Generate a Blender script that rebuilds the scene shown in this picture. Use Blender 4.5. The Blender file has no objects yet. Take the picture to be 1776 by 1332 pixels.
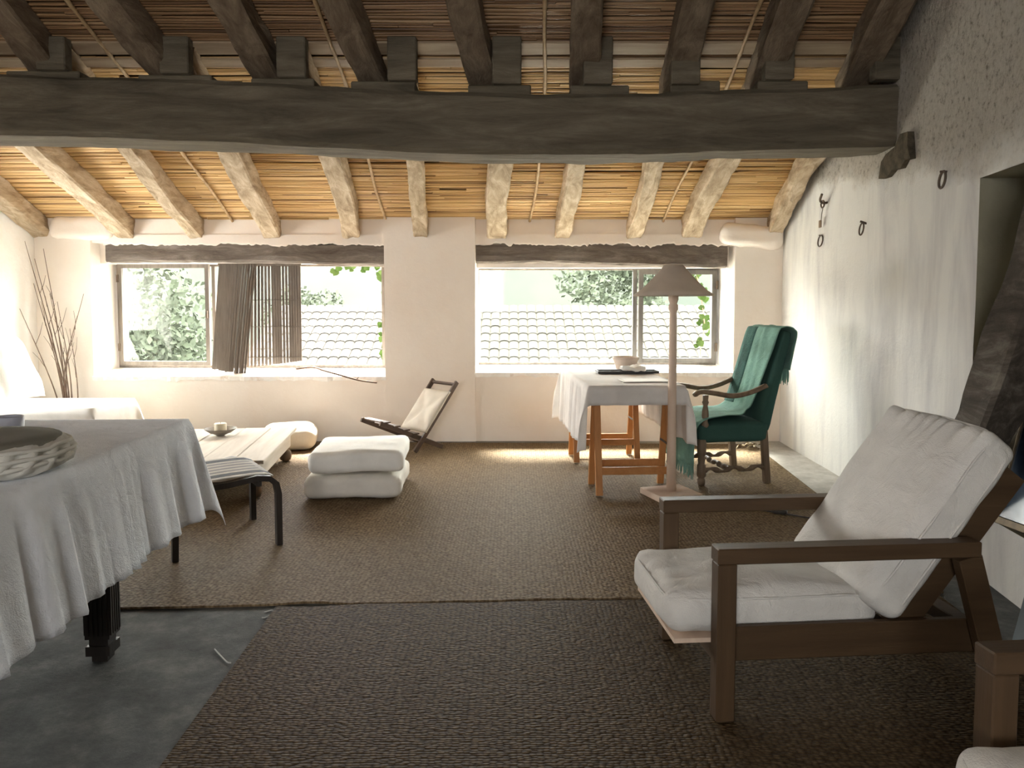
import bpy, bmesh, math, random
from mathutils import Vector, Matrix, noise, Euler
R = math.radians
rnd = random.Random(7)
scn = bpy.context.scene
COL = scn.collection

# ------------------------------------------------------------ camera, world, light
cd = bpy.data.cameras.new('camera'); cam = bpy.data.objects.new('camera', cd); COL.objects.link(cam)
cam.location = (0, 0, 1.4); cam.rotation_euler = (R(90 - 3.5), 0, 0)
cd.sensor_fit = 'HORIZONTAL'; cd.sensor_width = 36.0; cd.lens = 36.0 * 1330 / 1776
cd.shift_y = -(666 - 611) / 1776; cd.clip_start = 0.05; cd.clip_end = 500
scn.camera = cam
scn.view_settings.view_transform = 'Standard'; scn.view_settings.look = 'None'
scn.view_settings.gamma = 1.0; scn.view_settings.use_curve_mapping = False
scn.view_settings.exposure = 4.42
w = bpy.data.worlds.new('World'); scn.world = w; w.use_nodes = True
wn = w.node_tree.nodes; wl = w.node_tree.links
bg = wn['Background']; bg.inputs['Color'].default_value = (1.0, 0.99, 0.965, 1); bg.inputs['Strength'].default_value = 1.5
try:
    scn.cycles.use_denoising = True; scn.cycles.max_bounces = 14; scn.cycles.diffuse_bounces = 8
    scn.cycles.transparent_max_bounces = 16; scn.cycles.sample_clamp_indirect = 6.0
    scn.cycles.caustics_reflective = False; scn.cycles.caustics_refractive = False
except Exception: pass
def portal(loc, rot, sx, sy):
    l = bpy.data.lights.new('daylight_portal', 'AREA'); l.shape = 'RECTANGLE'; l.size = sx; l.size_y = sy
    l.cycles.is_portal = True
    o = bpy.data.objects.new('daylight_portal', l); COL.objects.link(o); o.location = loc; o.rotation_euler = rot
portal((-2.78, 8.45, 1.30), (R(-90), 0, 0), 3.0, 1.25)
portal((0.90, 8.45, 1.28), (R(-90), 0, 0), 2.7, 1.15)
portal((-5.42, 6.5, 1.3), (0, R(-90), 0), 1.3, 1.2)
portal((-1.0, -3.62, 1.9), (R(90), 0, 0), 1.5, 1.3)
sd = bpy.data.lights.new('sun', 'SUN'); sd.energy = 3.2; sd.angle = R(13); sd.color = (1.0, 0.96, 0.89)
sun = bpy.data.objects.new('sun', sd); COL.objects.link(sun)
sun.rotation_euler = Vector((0.10, -0.62, -0.78)).to_track_quat('-Z', 'Y').to_euler()

# ------------------------------------------------------------ materials
MATS = {}
def newmat(name):
    m = bpy.data.materials.new(name); m.use_nodes = True; MATS[name] = m
    nt = m.node_tree; b = nt.nodes['Principled BSDF']
    return m, nt, b
def nd(nt, t, **kw):
    n = nt.nodes.new(t)
    for k, v in kw.items():
        if k in n.inputs.keys(): n.inputs[k].default_value = v
        else: setattr(n, k, v)
    return n
def coords(nt, scale=(1, 1, 1), rot=(0, 0, 0), kind='Object'):
    tc = nt.nodes.new('ShaderNodeTexCoord'); mp = nt.nodes.new('ShaderNodeMapping')
    mp.inputs['Scale'].default_value = scale; mp.inputs['Rotation'].default_value = rot
    nt.links.new(tc.outputs[kind], mp.inputs['Vector']); return mp.outputs['Vector']
def ramp(nt, fac, stops):
    r = nt.nodes.new('ShaderNodeValToRGB'); e = r.color_ramp.elements
    while len(e) < len(stops): e.new(0.5)
    for i, (p, c) in enumerate(stops): e[i].position = p; e[i].color = (*c, 1)
    nt.links.new(fac, r.inputs['Fac']); return r.outputs['Color']
def nz(nt, vec, scale, detail=6, rough=0.6, dist=0.0):
    n = nd(nt, 'ShaderNodeTexNoise', Scale=scale, Detail=detail, Roughness=rough, Distortion=dist)
    nt.links.new(vec, n.inputs['Vector']); return n.outputs['Fac']
def bump(nt, b, h, strength, dist):
    bp = nd(nt, 'ShaderNodeBump', Strength=strength, Distance=dist)
    nt.links.new(h, bp.inputs['Height']); nt.links.new(bp.outputs['Normal'], b.inputs['Normal']); return bp
def simple(name, c1, c2=None, scale=4, rough=0.7, bs=0.0, bscale=60, bdist=0.005, stretch=(1, 1, 1), spec=0.3, lo=0.35, hi=0.65, metal=0):
    m, nt, b = newmat(name)
    b.inputs['Roughness'].default_value = rough; b.inputs['Specular IOR Level'].default_value = spec
    b.inputs['Metallic'].default_value = metal
    v = coords(nt, stretch)
    if c2 is None: c2 = tuple(x * 0.85 for x in c1)
    nt.links.new(ramp(nt, nz(nt, v, scale), [(lo, c1), (hi, c2)]), b.inputs['Base Color'])
    if bs > 0: bump(nt, b, nz(nt, v, bscale, 8, 0.7), bs, bdist)
    return m
def wood(name, c1, c2, axis='X', scale=14, rough=0.6, bs=0.35, spec=0.3):
    st = {'X': (0.09, 1, 1), 'Y': (1, 0.09, 1), 'Z': (1, 1, 0.09)}[axis]
    m, nt, b = newmat(name); b.inputs['Roughness'].default_value = rough; b.inputs['Specular IOR Level'].default_value = spec
    v = coords(nt, st); f = nz(nt, v, scale, 8, 0.65, 0.6)
    nt.links.new(ramp(nt, f, [(0.3, c1), (0.7, c2)]), b.inputs['Base Color'])
    bump(nt, b, nz(nt, v, scale * 4, 6, 0.7), bs, 0.004)
    return m
def fabric(name, c, scale=260, rough=0.95, bs=0.25, var=0.88, wr=0.5):
    m, nt, b = newmat(name); b.inputs['Roughness'].default_value = rough; b.inputs['Specular IOR Level'].default_value = 0.1
    v = coords(nt)
    nt.links.new(ramp(nt, nz(nt, v, 5), [(0.35, c), (0.68, tuple(x * var for x in c))]), b.inputs['Base Color'])
    a = nz(nt, v, scale, 2, 0.5); w2 = nz(nt, v, 9, 4, 0.55, 0.8)
    mx = nd(nt, 'ShaderNodeMath', operation='MULTIPLY_ADD'); mx.inputs[1].default_value = wr * 6
    nt.links.new(w2, mx.inputs[0]); nt.links.new(a, mx.inputs[2])
    bump(nt, b, mx.outputs[0], bs, 0.004)
    return m

plaster = simple('plaster_back', (0.88, 0.82, 0.75), (0.84, 0.76, 0.68), 1.6, 0.95, 0.25, 14, 0.012, spec=0.1)
plaster_white = simple('plaster_white', (0.91, 0.90, 0.87), (0.87, 0.85, 0.81), 3, 0.95, 0.3, 20, 0.012, spec=0.1)
sillmat = simple('sill_plaster', (0.92, 0.90, 0.86), (0.70, 0.60, 0.50), 7, 0.95, 0.6, 30, 0.015, spec=0.1, lo=0.58, hi=0.70)

# right wall: streaked whitewash below, rough pitted render above and towards the camera
m, nt, b = newmat('plaster_right'); plaster_right = m
b.inputs['Roughness'].default_value = 0.95; b.inputs['Specular IOR Level'].default_value = 0.1
v = coords(nt); vs = coords(nt, (1, 1.1, 0.24))
streak = ramp(nt, nz(nt, vs, 2.6, 6, 0.6, 0.4), [(0.48, (0.70, 0.69, 0.655)), (0.62, (0.59, 0.58, 0.565)), (0.78, (0.43, 0.42, 0.44))])
blot = ramp(nt, nz(nt, v, 26, 8, 0.75), [(0.34, (0.26, 0.225, 0.18)), (0.46, (0.60, 0.55, 0.48)), (0.7, (0.72, 0.67, 0.60))])
sep = nt.nodes.new('ShaderNodeSeparateXYZ'); nt.links.new(v, sep.inputs[0])
n1 = nz(nt, v, 3.5, 5, 0.6)
def mth(op, a, bb, c=None):
    q = nt.nodes.new('ShaderNodeMath'); q.operation = op
    for i, s in enumerate((a, bb, c)):
        if s is None: continue
        if hasattr(s, 'is_output'): nt.links.new(s, q.inputs[i])
        else: q.inputs[i].default_value = s
    return q.outputs[0]
hh = mth('MULTIPLY_ADD', n1, 0.5, sep.outputs['Z'])           # height + noise
hh = mth('MULTIPLY_ADD', sep.outputs['Y'], -0.12, hh)
mr = nd(nt, 'ShaderNodeMapRange'); mr.inputs['From Min'].default_value = 1.84; mr.inputs['From Max'].default_value = 2.02
nt.links.new(hh, mr.inputs['Value'])
mix = nd(nt, 'ShaderNodeMix', data_type='RGBA'); nt.links.new(mr.outputs[0], mix.inputs[0])
nt.links.new(streak, mix.inputs[6]); nt.links.new(blot, mix.inputs[7]); nt.links.new(mix.outputs[2], b.inputs['Base Color'])
bh = nz(nt, v, 22, 8, 0.75); amp = mth('MULTIPLY_ADD', mr.outputs[0], 1.0, 0.12)
bump(nt, b, mth('MULTIPLY', bh, amp), 0.9, 0.05)

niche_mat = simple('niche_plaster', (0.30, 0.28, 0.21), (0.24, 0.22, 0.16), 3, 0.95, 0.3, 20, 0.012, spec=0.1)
stone = simple('stone', (0.14, 0.115, 0.08), (0.06, 0.05, 0.036), 12, 0.95, 0.8, 30, 0.02, spec=0.1)
shell = simple('shell_plaster', (0.52, 0.46, 0.39), (0.45, 0.39, 0.33), 2, 0.95, 0.2, 14, 0.01, spec=0.1)
roofboard = simple('roof_board', (0.20, 0.13, 0.07), (0.14, 0.09, 0.05), 6, 0.9, spec=0.1)

# concrete
m, nt, b = newmat('concrete'); concrete = m; v = coords(nt)
b.inputs['Roughness'].default_value = 0.8; b.inputs['Specular IOR Level'].default_value = 0.3
nt.links.new(ramp(nt, nz(nt, v, 5, 10, 0.72), [(0.32, (0.085, 0.09, 0.085)), (0.5, (0.15, 0.155, 0.15)), (0.68, (0.27, 0.27, 0.25))]), b.inputs['Base Color'])
sp = nt.nodes.new('ShaderNodeSeparateXYZ'); nt.links.new(v, sp.inputs[0])
ax = mth('MULTIPLY_ADD', nz(nt, v, 4, 6, 0.6), 0.8, mth('ADD', sp.outputs['X'], mth('MULTIPLY', sp.outputs['Y'], 0.35)))
mr2 = nd(nt, 'ShaderNodeMapRange'); mr2.inputs['From Min'].default_value = 4.25; mr2.inputs['From Max'].default_value = 4.9; nt.links.new(ax, mr2.inputs['Value'])
old = b.inputs['Base Color'].links[0].from_socket
m2 = nd(nt, 'ShaderNodeMix', data_type='RGBA'); nt.links.new(mr2.outputs[0], m2.inputs[0]); nt.links.new(old, m2.inputs[6])
nt.links.new(ramp(nt, nz(nt, v, 9, 8, 0.7), [(0.35, (0.50, 0.47, 0.42)), (0.65, (0.68, 0.65, 0.60))]), m2.inputs[7]); nt.links.new(m2.outputs[2], b.inputs['Base Color'])
bump(nt, b, nz(nt, v, 38, 10, 0.8), 0.9, 0.03)
# sisal rug: offset rows of nubs
m, nt, b = newmat('sisal'); sisal = m
b.inputs['Roughness'].default_value = 0.6; b.inputs['Specular IOR Level'].default_value = 0.045
v = coords(nt, (48, 80, 1)); vo = nd(nt, 'ShaderNodeTexVoronoi', Scale=1.0, Randomness=0.55); vo.distance = 'EUCLIDEAN'
nt.links.new(v, vo.inputs['Vector'])
v2 = coords(nt); c = ramp(nt, nz(nt, v2, 60, 4, 0.6), [(0.3, (0.058, 0.038, 0.020)), (0.7, (0.130, 0.090, 0.049))])
c2 = ramp(nt, vo.outputs['Distance'], [(0.25, (1, 1, 1)), (0.75, (0.42, 0.38, 0.34))])
mx = nd(nt, 'ShaderNodeMix', data_type='RGBA', blend_type='MULTIPLY'); mx.inputs[0].default_value = 1
nt.links.new(c, mx.inputs[6]); nt.links.new(c2, mx.inputs[7]); nt.links.new(mx.outputs[2], b.inputs['Base Color'])
inv = nd(nt, 'ShaderNodeMath', operation='SUBTRACT'); inv.inputs[0].default_value = 1.0; nt.links.new(vo.outputs['Distance'], inv.inputs[1])
bump(nt, b, inv.outputs[0], 1.0, 0.008)
sisal_pale = sisal.copy(); sisal_pale.name = 'sisal_pale'  # paler copy for the back rug, window brightness partly put into its colour
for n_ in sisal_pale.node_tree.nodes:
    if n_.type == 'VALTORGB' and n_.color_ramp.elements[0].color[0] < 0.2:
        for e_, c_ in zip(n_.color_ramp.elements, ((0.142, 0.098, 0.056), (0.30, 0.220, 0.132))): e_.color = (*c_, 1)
# cane with tint attribute
m, nt, b = newmat('cane'); cane = m
b.inputs['Roughness'].default_value = 0.45; b.inputs['Specular IOR Level'].default_value = 0.35
at_ = nd(nt, 'ShaderNodeAttribute'); at_.attribute_name = 'tint'
nt.links.new(ramp(nt, at_.outputs['Fac'], [(0.0, (0.10, 0.05, 0.02)), (0.25, (0.38, 0.22, 0.085)), (0.6, (0.66, 0.44, 0.19)), (1.0, (0.80, 0.60, 0.32))]), b.inputs['Base Color'])

def hewn_mat(name, cs, scale=10, bs=0.8):
    m, nt, b = newmat(name); b.inputs['Roughness'].default_value = 0.85; b.inputs['Specular IOR Level'].default_value = 0.2
    v = coords(nt, (1, 0.22, 1)); f = nz(nt, v, scale, 10, 0.72, 0.7)
    nt.links.new(ramp(nt, f, [(0.30, cs[0]), (0.5, cs[1]), (0.7, cs[2])]), b.inputs['Base Color'])
    bump(nt, b, nz(nt, v, scale * 2.5, 8, 0.75, 0.5), bs, 0.02); return m
rafter_mat = hewn_mat('rafter_wood', ((0.22, 0.155, 0.092), (0.45, 0.35, 0.235), (0.64, 0.54, 0.41)))
m, nt, b = newmat('beam_wood'); beam_mat = m; b.inputs['Roughness'].default_value = 0.75; b.inputs['Specular IOR Level'].default_value = 0.25
v = coords(nt, (0.14, 1, 1))
nt.links.new(ramp(nt, nz(nt, v, 9, 10, 0.7, 0.6), [(0.32, (0.075, 0.062, 0.042)), (0.55, (0.15, 0.125, 0.088)), (0.75, (0.24, 0.21, 0.16))]), b.inputs['Base Color'])
bump(nt, b, nz(nt, v, 22, 8, 0.75, 0.6), 0.7, 0.02)
m, nt, b = newmat('lintel_wood'); lintel_mat = m; b.inputs['Roughness'].default_value = 0.9; b.inputs['Specular IOR Level'].default_value = 0.15
v = coords(nt, (0.2, 1, 1))
nt.links.new(ramp(nt, nz(nt, v, 11, 10, 0.72, 0.8), [(0.30, (0.10, 0.08, 0.065)), (0.52, (0.19, 0.16, 0.135)), (0.66, (0.30, 0.265, 0.23)), (0.78, (0.55, 0.48, 0.40))]), b.inputs['Base Color'])
bump(nt, b, nz(nt, v, 26, 8, 0.75, 0.6), 0.7, 0.02)
strut_mat = hewn_mat('strut_wood', ((0.035, 0.028, 0.022), (0.085, 0.070, 0.056), (0.20, 0.175, 0.145)))
board_mat = wood('board_wood', (0.42, 0.32, 0.21), (0.26, 0.18, 0.11), 'X')
frame_mat = wood('window_frame_paint', (0.13, 0.11, 0.092), (0.22, 0.19, 0.16), 'Z', 20)
frame_dark = wood('window_frame_dark', (0.09, 0.082, 0.074), (0.15, 0.138, 0.125), 'Z', 20)
pine = wood('pine', (0.52, 0.24, 0.085), (0.40, 0.17, 0.055), 'Z', 16, 0.5)
pinex = wood('pine_rail', (0.52, 0.24, 0.085), (0.40, 0.17, 0.055), 'Y', 16, 0.5)
chairwood = wood('lounge_chair_wood', (0.085, 0.051, 0.026), (0.052, 0.030, 0.015), 'X', 14, 0.5)
chairwoodz = wood('lounge_chair_post_wood', (0.085, 0.051, 0.026), (0.052, 0.030, 0.015), 'Z', 14, 0.5)
oldwood = wood('old_oak', (0.23, 0.165, 0.11), (0.12, 0.082, 0.053), 'Z', 22, 0.5)
darkwood = wood('dark_wood', (0.040, 0.032, 0.027), (0.020, 0.016, 0.014), 'Z', 20, 0.45)
foldwood = wood('folding_chair_wood', (0.13, 0.092, 0.072), (0.075, 0.052, 0.04), 'X', 22, 0.5)
tablewhite = wood('whitewashed_pine', (0.72, 0.66, 0.57), (0.50, 0.44, 0.36), 'Y', 10, 0.8, 0.4)
lampwood = wood('lamp_wood', (0.68, 0.54, 0.43), (0.56, 0.42, 0.32), 'Z', 12, 0.6, 0.15)
linen = fabric('white_linen', (0.80, 0.77, 0.71))
tcloth = fabric('tablecloth_linen', (0.88, 0.91, 0.97), 220, bs=0.6, wr=1.0)
tcloth2 = fabric('trestle_cloth_linen', (0.88, 0.85, 0.82), 220)
cushmat = fabric('lounge_cushion_canvas', (0.69, 0.67, 0.635), 240, bs=0.6, wr=1.3)
cream = fabric('cream_canvas', (0.86, 0.80, 0.70))
whitefab = fabric('white_cotton', (0.90, 0.89, 0.85))
sling = fabric('sling_canvas', (0.66, 0.61, 0.52))
greenfab = fabric('green_throw', (0.20, 0.36, 0.30), 180, bs=0.6, var=0.6, wr=0.7)
greendark = fabric('green_upholstery', (0.038, 0.085, 0.070), 200, bs=0.3)
lace = fabric('green_lace', (0.035, 0.075, 0.065), 90, bs=0.9, var=2.2)
greyfab = fabric('grey_felt', (0.20, 0.19, 0.155), 160)
pleatfab = fabric('pleated_cotton', (0.66, 0.64, 0.58), 200)
stripe_mat = simple('black_webbing', (0.035, 0.035, 0.045), (0.06, 0.06, 0.07), 30, 0.8, 0.2, 200, 0.002)
stripe_grey = fabric('grey_webbing', (0.42, 0.41, 0.42))
shade_mat = fabric('lamp_shade_linen', (0.74, 0.66, 0.58))
def glowing(m, k):
    nt = m.node_tree; b = nt.nodes['Principled BSDF']; out = [n for n in nt.nodes if n.type == 'OUTPUT_MATERIAL'][0]
    t_ = nt.nodes.new('ShaderNodeBsdfTranslucent'); mx_ = nt.nodes.new('ShaderNodeMixShader'); mx_.inputs[0].default_value = k
    nt.links.new(b.inputs['Base Color'].links[0].from_socket, t_.inputs['Color']); nt.links.new(b.outputs[0], mx_.inputs[1]); nt.links.new(t_.outputs[0], mx_.inputs[2]); nt.links.new(mx_.outputs[0], out.inputs[0])
glowing(shade_mat, 0.5); glowing(tcloth2, 0.25)
battenmat = simple('cane_pole', (0.50, 0.36, 0.20), (0.36, 0.24, 0.12), 14, 0.5)
clay = simple('clay', (0.62, 0.52, 0.45), (0.50, 0.40, 0.33), 8, 0.7)
stoneware = simple('stoneware', (0.33, 0.30, 0.26), (0.25, 0.22, 0.19), 14, 0.6)
wax = simple('candle_wax', (0.85, 0.78, 0.60), (0.80, 0.72, 0.54), 6, 0.45)
bluemug = simple('blue_grey_glaze', (0.36, 0.37, 0.43), (0.30, 0.31, 0.37), 8, 0.4, spec=0.5)
paper = simple('paper', (0.86, 0.84, 0.80), (0.82, 0.80, 0.76), 3, 0.85)
blackplastic = simple('dark_plastic', (0.05, 0.045, 0.045), (0.08, 0.075, 0.07), 10, 0.45)
iron = simple('rusty_iron', (0.07, 0.055, 0.045), (0.13, 0.09, 0.06), 30, 0.7, 0.4, 90, 0.003)
twigmat = simple('twig_bark', (0.20, 0.14, 0.10), (0.12, 0.08, 0.06), 20, 0.9)
bambooslat = wood('blind_slat', (0.17, 0.135, 0.105), (0.10, 0.078, 0.06), 'Z', 30, 0.6)
cord = simple('cord', (0.10, 0.08, 0.06), None, 10, 0.9)
leafmat = simple('vine_leaf', (0.022, 0.042, 0.01), (0.034, 0.052, 0.016), 6, 1.0, spec=0.0)
dryleaf = simple('dry_leaf', (0.22, 0.17, 0.10), (0.30, 0.25, 0.17), 9, 0.9)
treemat = simple('tree_crown', (0.046, 0.056, 0.037), (0.056, 0.064, 0.048), 3, 1.0, spec=0.0)
barkmat = simple('tree_bark', (0.14, 0.10, 0.07), None, 5, 0.95)
hillmat = simple('hill', (0.0235, 0.027, 0.0235), (0.030, 0.0325, 0.0275), 0.12, 1.0, spec=0.0)
tilemat = simple('roof_tile', (0.046, 0.0435, 0.038), (0.041, 0.039, 0.034), 3, 1.0, spec=0.0)
groundmat = simple('ground', (0.03, 0.034, 0.024), (0.025, 0.029, 0.019), 0.6, 1.0, spec=0.0)
bluepaint = wood('blue_grey_paint', (0.10, 0.125, 0.135), (0.14, 0.16, 0.165), 'Z', 10, 0.6, 0.2)
gilt = simple('dull_gilt', (0.16, 0.12, 0.07), (0.09, 0.07, 0.045), 20, 0.4, metal=0.4)
whitemark = simple('white_thread', (0.55, 0.54, 0.52))
m, nt, b = newmat('picture_print'); picmat = m; b.inputs['Roughness'].default_value = 0.12; b.inputs['Specular IOR Level'].default_value = 0.6
nt.links.new(ramp(nt, nz(nt, coords(nt, (1, 1, 1)), 3.2, 3, 0.5), [(0.42, (0.008, 0.010, 0.014)), (0.54, (0.03, 0.045, 0.07)), (0.68, (0.12, 0.16, 0.21))]), b.inputs['Base Color'])
# thin window glass: clear with a faint mirror
m = bpy.data.materials.new('window_glass'); m.use_nodes = True; glass = m; nt = m.node_tree
for n in list(nt.nodes):
    if n.type != 'OUTPUT_MATERIAL': nt.nodes.remove(n)
out = [n for n in nt.nodes if n.type == 'OUTPUT_MATERIAL'][0]
tr = nd(nt, 'ShaderNodeBsdfTransparent', Color=(0.96, 0.98, 0.96, 1)); gl = nd(nt, 'ShaderNodeBsdfGlossy', Roughness=0.03)
mxs = nt.nodes.new('ShaderNodeMixShader'); mxs.inputs[0].default_value = 0.035
nt.links.new(tr.outputs[0], mxs.inputs[1]); nt.links.new(gl.outputs[0], mxs.inputs[2]); nt.links.new(mxs.outputs[0], out.inputs[0])

# ------------------------------------------------------------ helpers
def link(name, me, mat, parent=None, smooth=False, matrix=None):
    o = bpy.data.objects.new(name, me); COL.objects.link(o)
    if mat is not None and len(me.materials) == 0: me.materials.append(mat)
    if smooth: me.polygons.foreach_set('use_smooth', [True] * len(me.polygons))
    if parent is not None: o.parent = parent
    if matrix is not None: o.matrix_basis = matrix
    return o
def pymesh(name, vs, fs, mat, parent=None, smooth=False, matrix=None):
    me = bpy.data.meshes.new(name); me.from_pydata([tuple(p) for p in vs], [], fs)
    bm = bmesh.new(); bm.from_mesh(me); bmesh.ops.recalc_face_normals(bm, faces=bm.faces); bm.to_mesh(me); bm.free()
    me.update(); return link(name, me, mat, parent, smooth, matrix)
def box(name, lo, hi, mat, parent=None, bev=0.004, matrix=None):
    bm = bmesh.new(); bmesh.ops.create_cube(bm, size=1)
    for q in bm.verts:
        q.co = Vector([lo[i] + (q.co[i] + 0.5) * (hi[i] - lo[i]) for i in range(3)])
    if bev > 0:
        bmesh.ops.bevel(bm, geom=list(bm.edges), offset=bev, segments=1, affect='EDGES', clamp_overlap=True)
    me = bpy.data.meshes.new(name); bm.to_mesh(me); bm.free()
    return link(name, me, mat, parent, False, matrix)
def boxes(name, lst, mat, parent=None):
    vs, fs = [], []
    for lo, hi in lst:
        b0 = len(vs)
        for z in (lo[2], hi[2]):
            vs += [(lo[0], lo[1], z), (hi[0], lo[1], z), (hi[0], hi[1], z), (lo[0], hi[1], z)]
        fs += [[b0 + i for i in f] for f in ((0, 3, 2, 1), (4, 5, 6, 7), (0, 1, 5, 4), (1, 2, 6, 5), (2, 3, 7, 6), (3, 0, 4, 7))]
    return pymesh(name, vs, fs, mat, parent)
def bar(name, p0, p1, wd, th, mat, parent=None, up=(0, 0, 1), bev=0.003):
    """straight board from p0 to p1; wd across (side), th along the up-ish normal"""
    p0, p1 = Vector(p0), Vector(p1); d = (p1 - p0); L = d.length; d.normalize()
    s = d.cross(Vector(up)).normalized(); u = s.cross(d)
    M = Matrix((d, s, u)).transposed().to_4x4(); M.translation = p0
    bm = bmesh.new(); bmesh.ops.create_cube(bm, size=1)
    for q in bm.verts: q.co = Vector(((q.co.x + 0.5) * L, q.co.y * wd, q.co.z * th))
    if bev > 0: bmesh.ops.bevel(bm, geom=list(bm.edges), offset=bev, segments=1, affect='EDGES', clamp_overlap=True)
    bm.transform(M)
    me = bpy.data.meshes.new(name); bm.to_mesh(me); bm.free()
    return link(name, me, mat, parent)
def ringmesh(name, rings, mat, parent=None, smooth=True, cap=True, closed=False, matrix=None):
    n = len(rings[0]); vs = [p for r in rings for p in r]; fs = []
    k = len(rings)
    for i in range(k if closed else k - 1):
        for j in range(n):
            a = i * n + j; bq = i * n + (j + 1) % n; i2 = (i + 1) % k
            fs.append([a, bq, i2 * n + (j + 1) % n, i2 * n + j])
    if cap and not closed: fs.append(list(range(n - 1, -1, -1))); fs.append([(k - 1) * n + j for j in range(n)])
    return pymesh(name, vs, fs, mat, parent, smooth, matrix)
def lathe(name, prof, mat, parent=None, loc=(0, 0, 0), n=20, smooth=True, matrix=None, cap=True):
    rings = [[(loc[0] + r * math.cos(2 * math.pi * j / n), loc[1] + r * math.sin(2 * math.pi * j / n), loc[2] + z) for j in range(n)] for r, z in prof]
    return ringmesh(name, rings, mat, parent, smooth, cap, matrix=matrix)
def tuberings(pts, rad, n=8):
    pts = [Vector(p) for p in pts]; rings = []
    t0 = (pts[1] - pts[0]).normalized(); ref = Vector((0, 0, 1)) if abs(t0.z) < 0.9 else Vector((1, 0, 0))
    s = t0.cross(ref).normalized()
    for i, p in enumerate(pts):
        t = (pts[min(i + 1, len(pts) - 1)] - pts[max(i - 1, 0)]).normalized()
        s = (s - t * s.dot(t)).normalized(); u = s.cross(t)
        r = rad[i] if isinstance(rad, (list, tuple)) else rad
        rings.append([tuple(p + (s * math.cos(2 * math.pi * j / n) + u * math.sin(2 * math.pi * j / n)) * r) for j in range(n)])
    return rings
def tube(name, pts, rad, mat, parent=None, n=8, closed=False):
    if closed:
        pts = list(pts); r = tuberings(pts + [pts[0], pts[1]], rad, n)[1:-1]; r = r[-1:] + r[:-1]
        return ringmesh(name, r, mat, parent, True, False, True)
    return ringmesh(name, tuberings(pts, rad, n), mat, parent)
def smoothpts(pts, sub=6):
    pts = [Vector(p) for p in pts]; out = []
    P = [2 * pts[0] - pts[1]] + pts + [2 * pts[-1] - pts[-2]]
    for i in range(1, len(P) - 2):
        for k in range(sub):
            t = k / sub; a, b_, c_, d_ = P[i - 1], P[i], P[i + 1], P[i + 2]
            out.append(0.5 * ((2 * b_) + (c_ - a) * t + (2 * a - 5 * b_ + 4 * c_ - d_) * t * t + (3 * b_ - a - 3 * c_ + d_) * t ** 3))
    out.append(pts[-1]); return out
SECT = [(x, -1) for x in (-0.84, -0.3, 0.3, 0.84)] + [(1, y) for y in (-0.84, -0.3, 0.3, 0.84)] + [(x, 1) for x in (0.84, 0.3, -0.3, -0.84)] + [(-1, y) for y in (0.84, 0.3, -0.3, -0.84)]
def hewn(name, pts, wd, ht, mat, parent=None, seed=0, amp=0.02, sub=26, chamfer=0.25):
    """hand-hewn timber along a polyline; wd horizontally across, ht in the upright direction; origin at its own start, local Y along it"""
    pts = smoothpts(pts, sub); rings = []
    m_ = 16; o0 = pts[0]
    for i, p in enumerate(pts):
        t = (pts[min(i + 1, len(pts) - 1)] - pts[max(i - 1, 0)]).normalized()
        s = t.cross(Vector((0, 0, 1))).normalized(); u = s.cross(t)
        ring = []
        for x, y in SECT:
            nn = noise.noise(Vector((seed * 7.3 + x * 1.3, y * 1.3 + seed, i * 0.16))) + 0.5 * noise.noise(Vector((seed * 3.1 + x * 3, y * 3 - seed, i * 0.55)))
            k = 1 + nn * amp / (0.5 * min(wd, ht))
            ring.append(tuple(p + s * (x * wd / 2 * k) + u * (y * ht / 2 * k)))
        rings.append(ring)
    return ringmesh(name, rings, mat, parent, False)
def rbox(name, size, r, mat, parent=None, n=14, puff=0.0, wr=0.0, seed=0, matrix=None, sag=None, wscale=5):
    """rounded, padded block centred on its origin"""
    bm = bmesh.new(); bmesh.ops.create_cube(bm, size=2.0)
    bmesh.ops.subdivide_edges(bm, edges=list(bm.edges), cuts=n, use_grid_fill=True)
    h = Vector(size) / 2
    for q in bm.verts:
        u = q.co.copy()
        p = Vector((u.x * h.x, u.y * h.y, u.z * h.z))
        c_ = Vector([max(-(h[i] - r), min(h[i] - r, p[i])) for i in range(3)])
        d = p - c_
        if d.length > 1e-6: d = d.normalized() * min(r, d.length * 1.0 if d.length < r else r)
        p = c_ + d
        f = (1 - u.x ** 2) * (1 - u.y ** 2)
        p.z += puff * f * (1 if u.z > 0 else -0.25) * abs(u.z)
        if sag: p.z += sag(u.x, u.y, u.z)
        if wr:
            nn = noise.noise_vector(p * wscale + Vector((seed * 5.1, seed, 0))) * wr + noise.noise_vector(p * wscale * 2.6 + Vector((seed * 2, 9, seed))) * wr * 0.4
            p += nn
        q.co = p
    me = bpy.data.meshes.new(name); bm.to_mesh(me); bm.free()
    return link(name, me, mat, parent, True, matrix)
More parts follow.
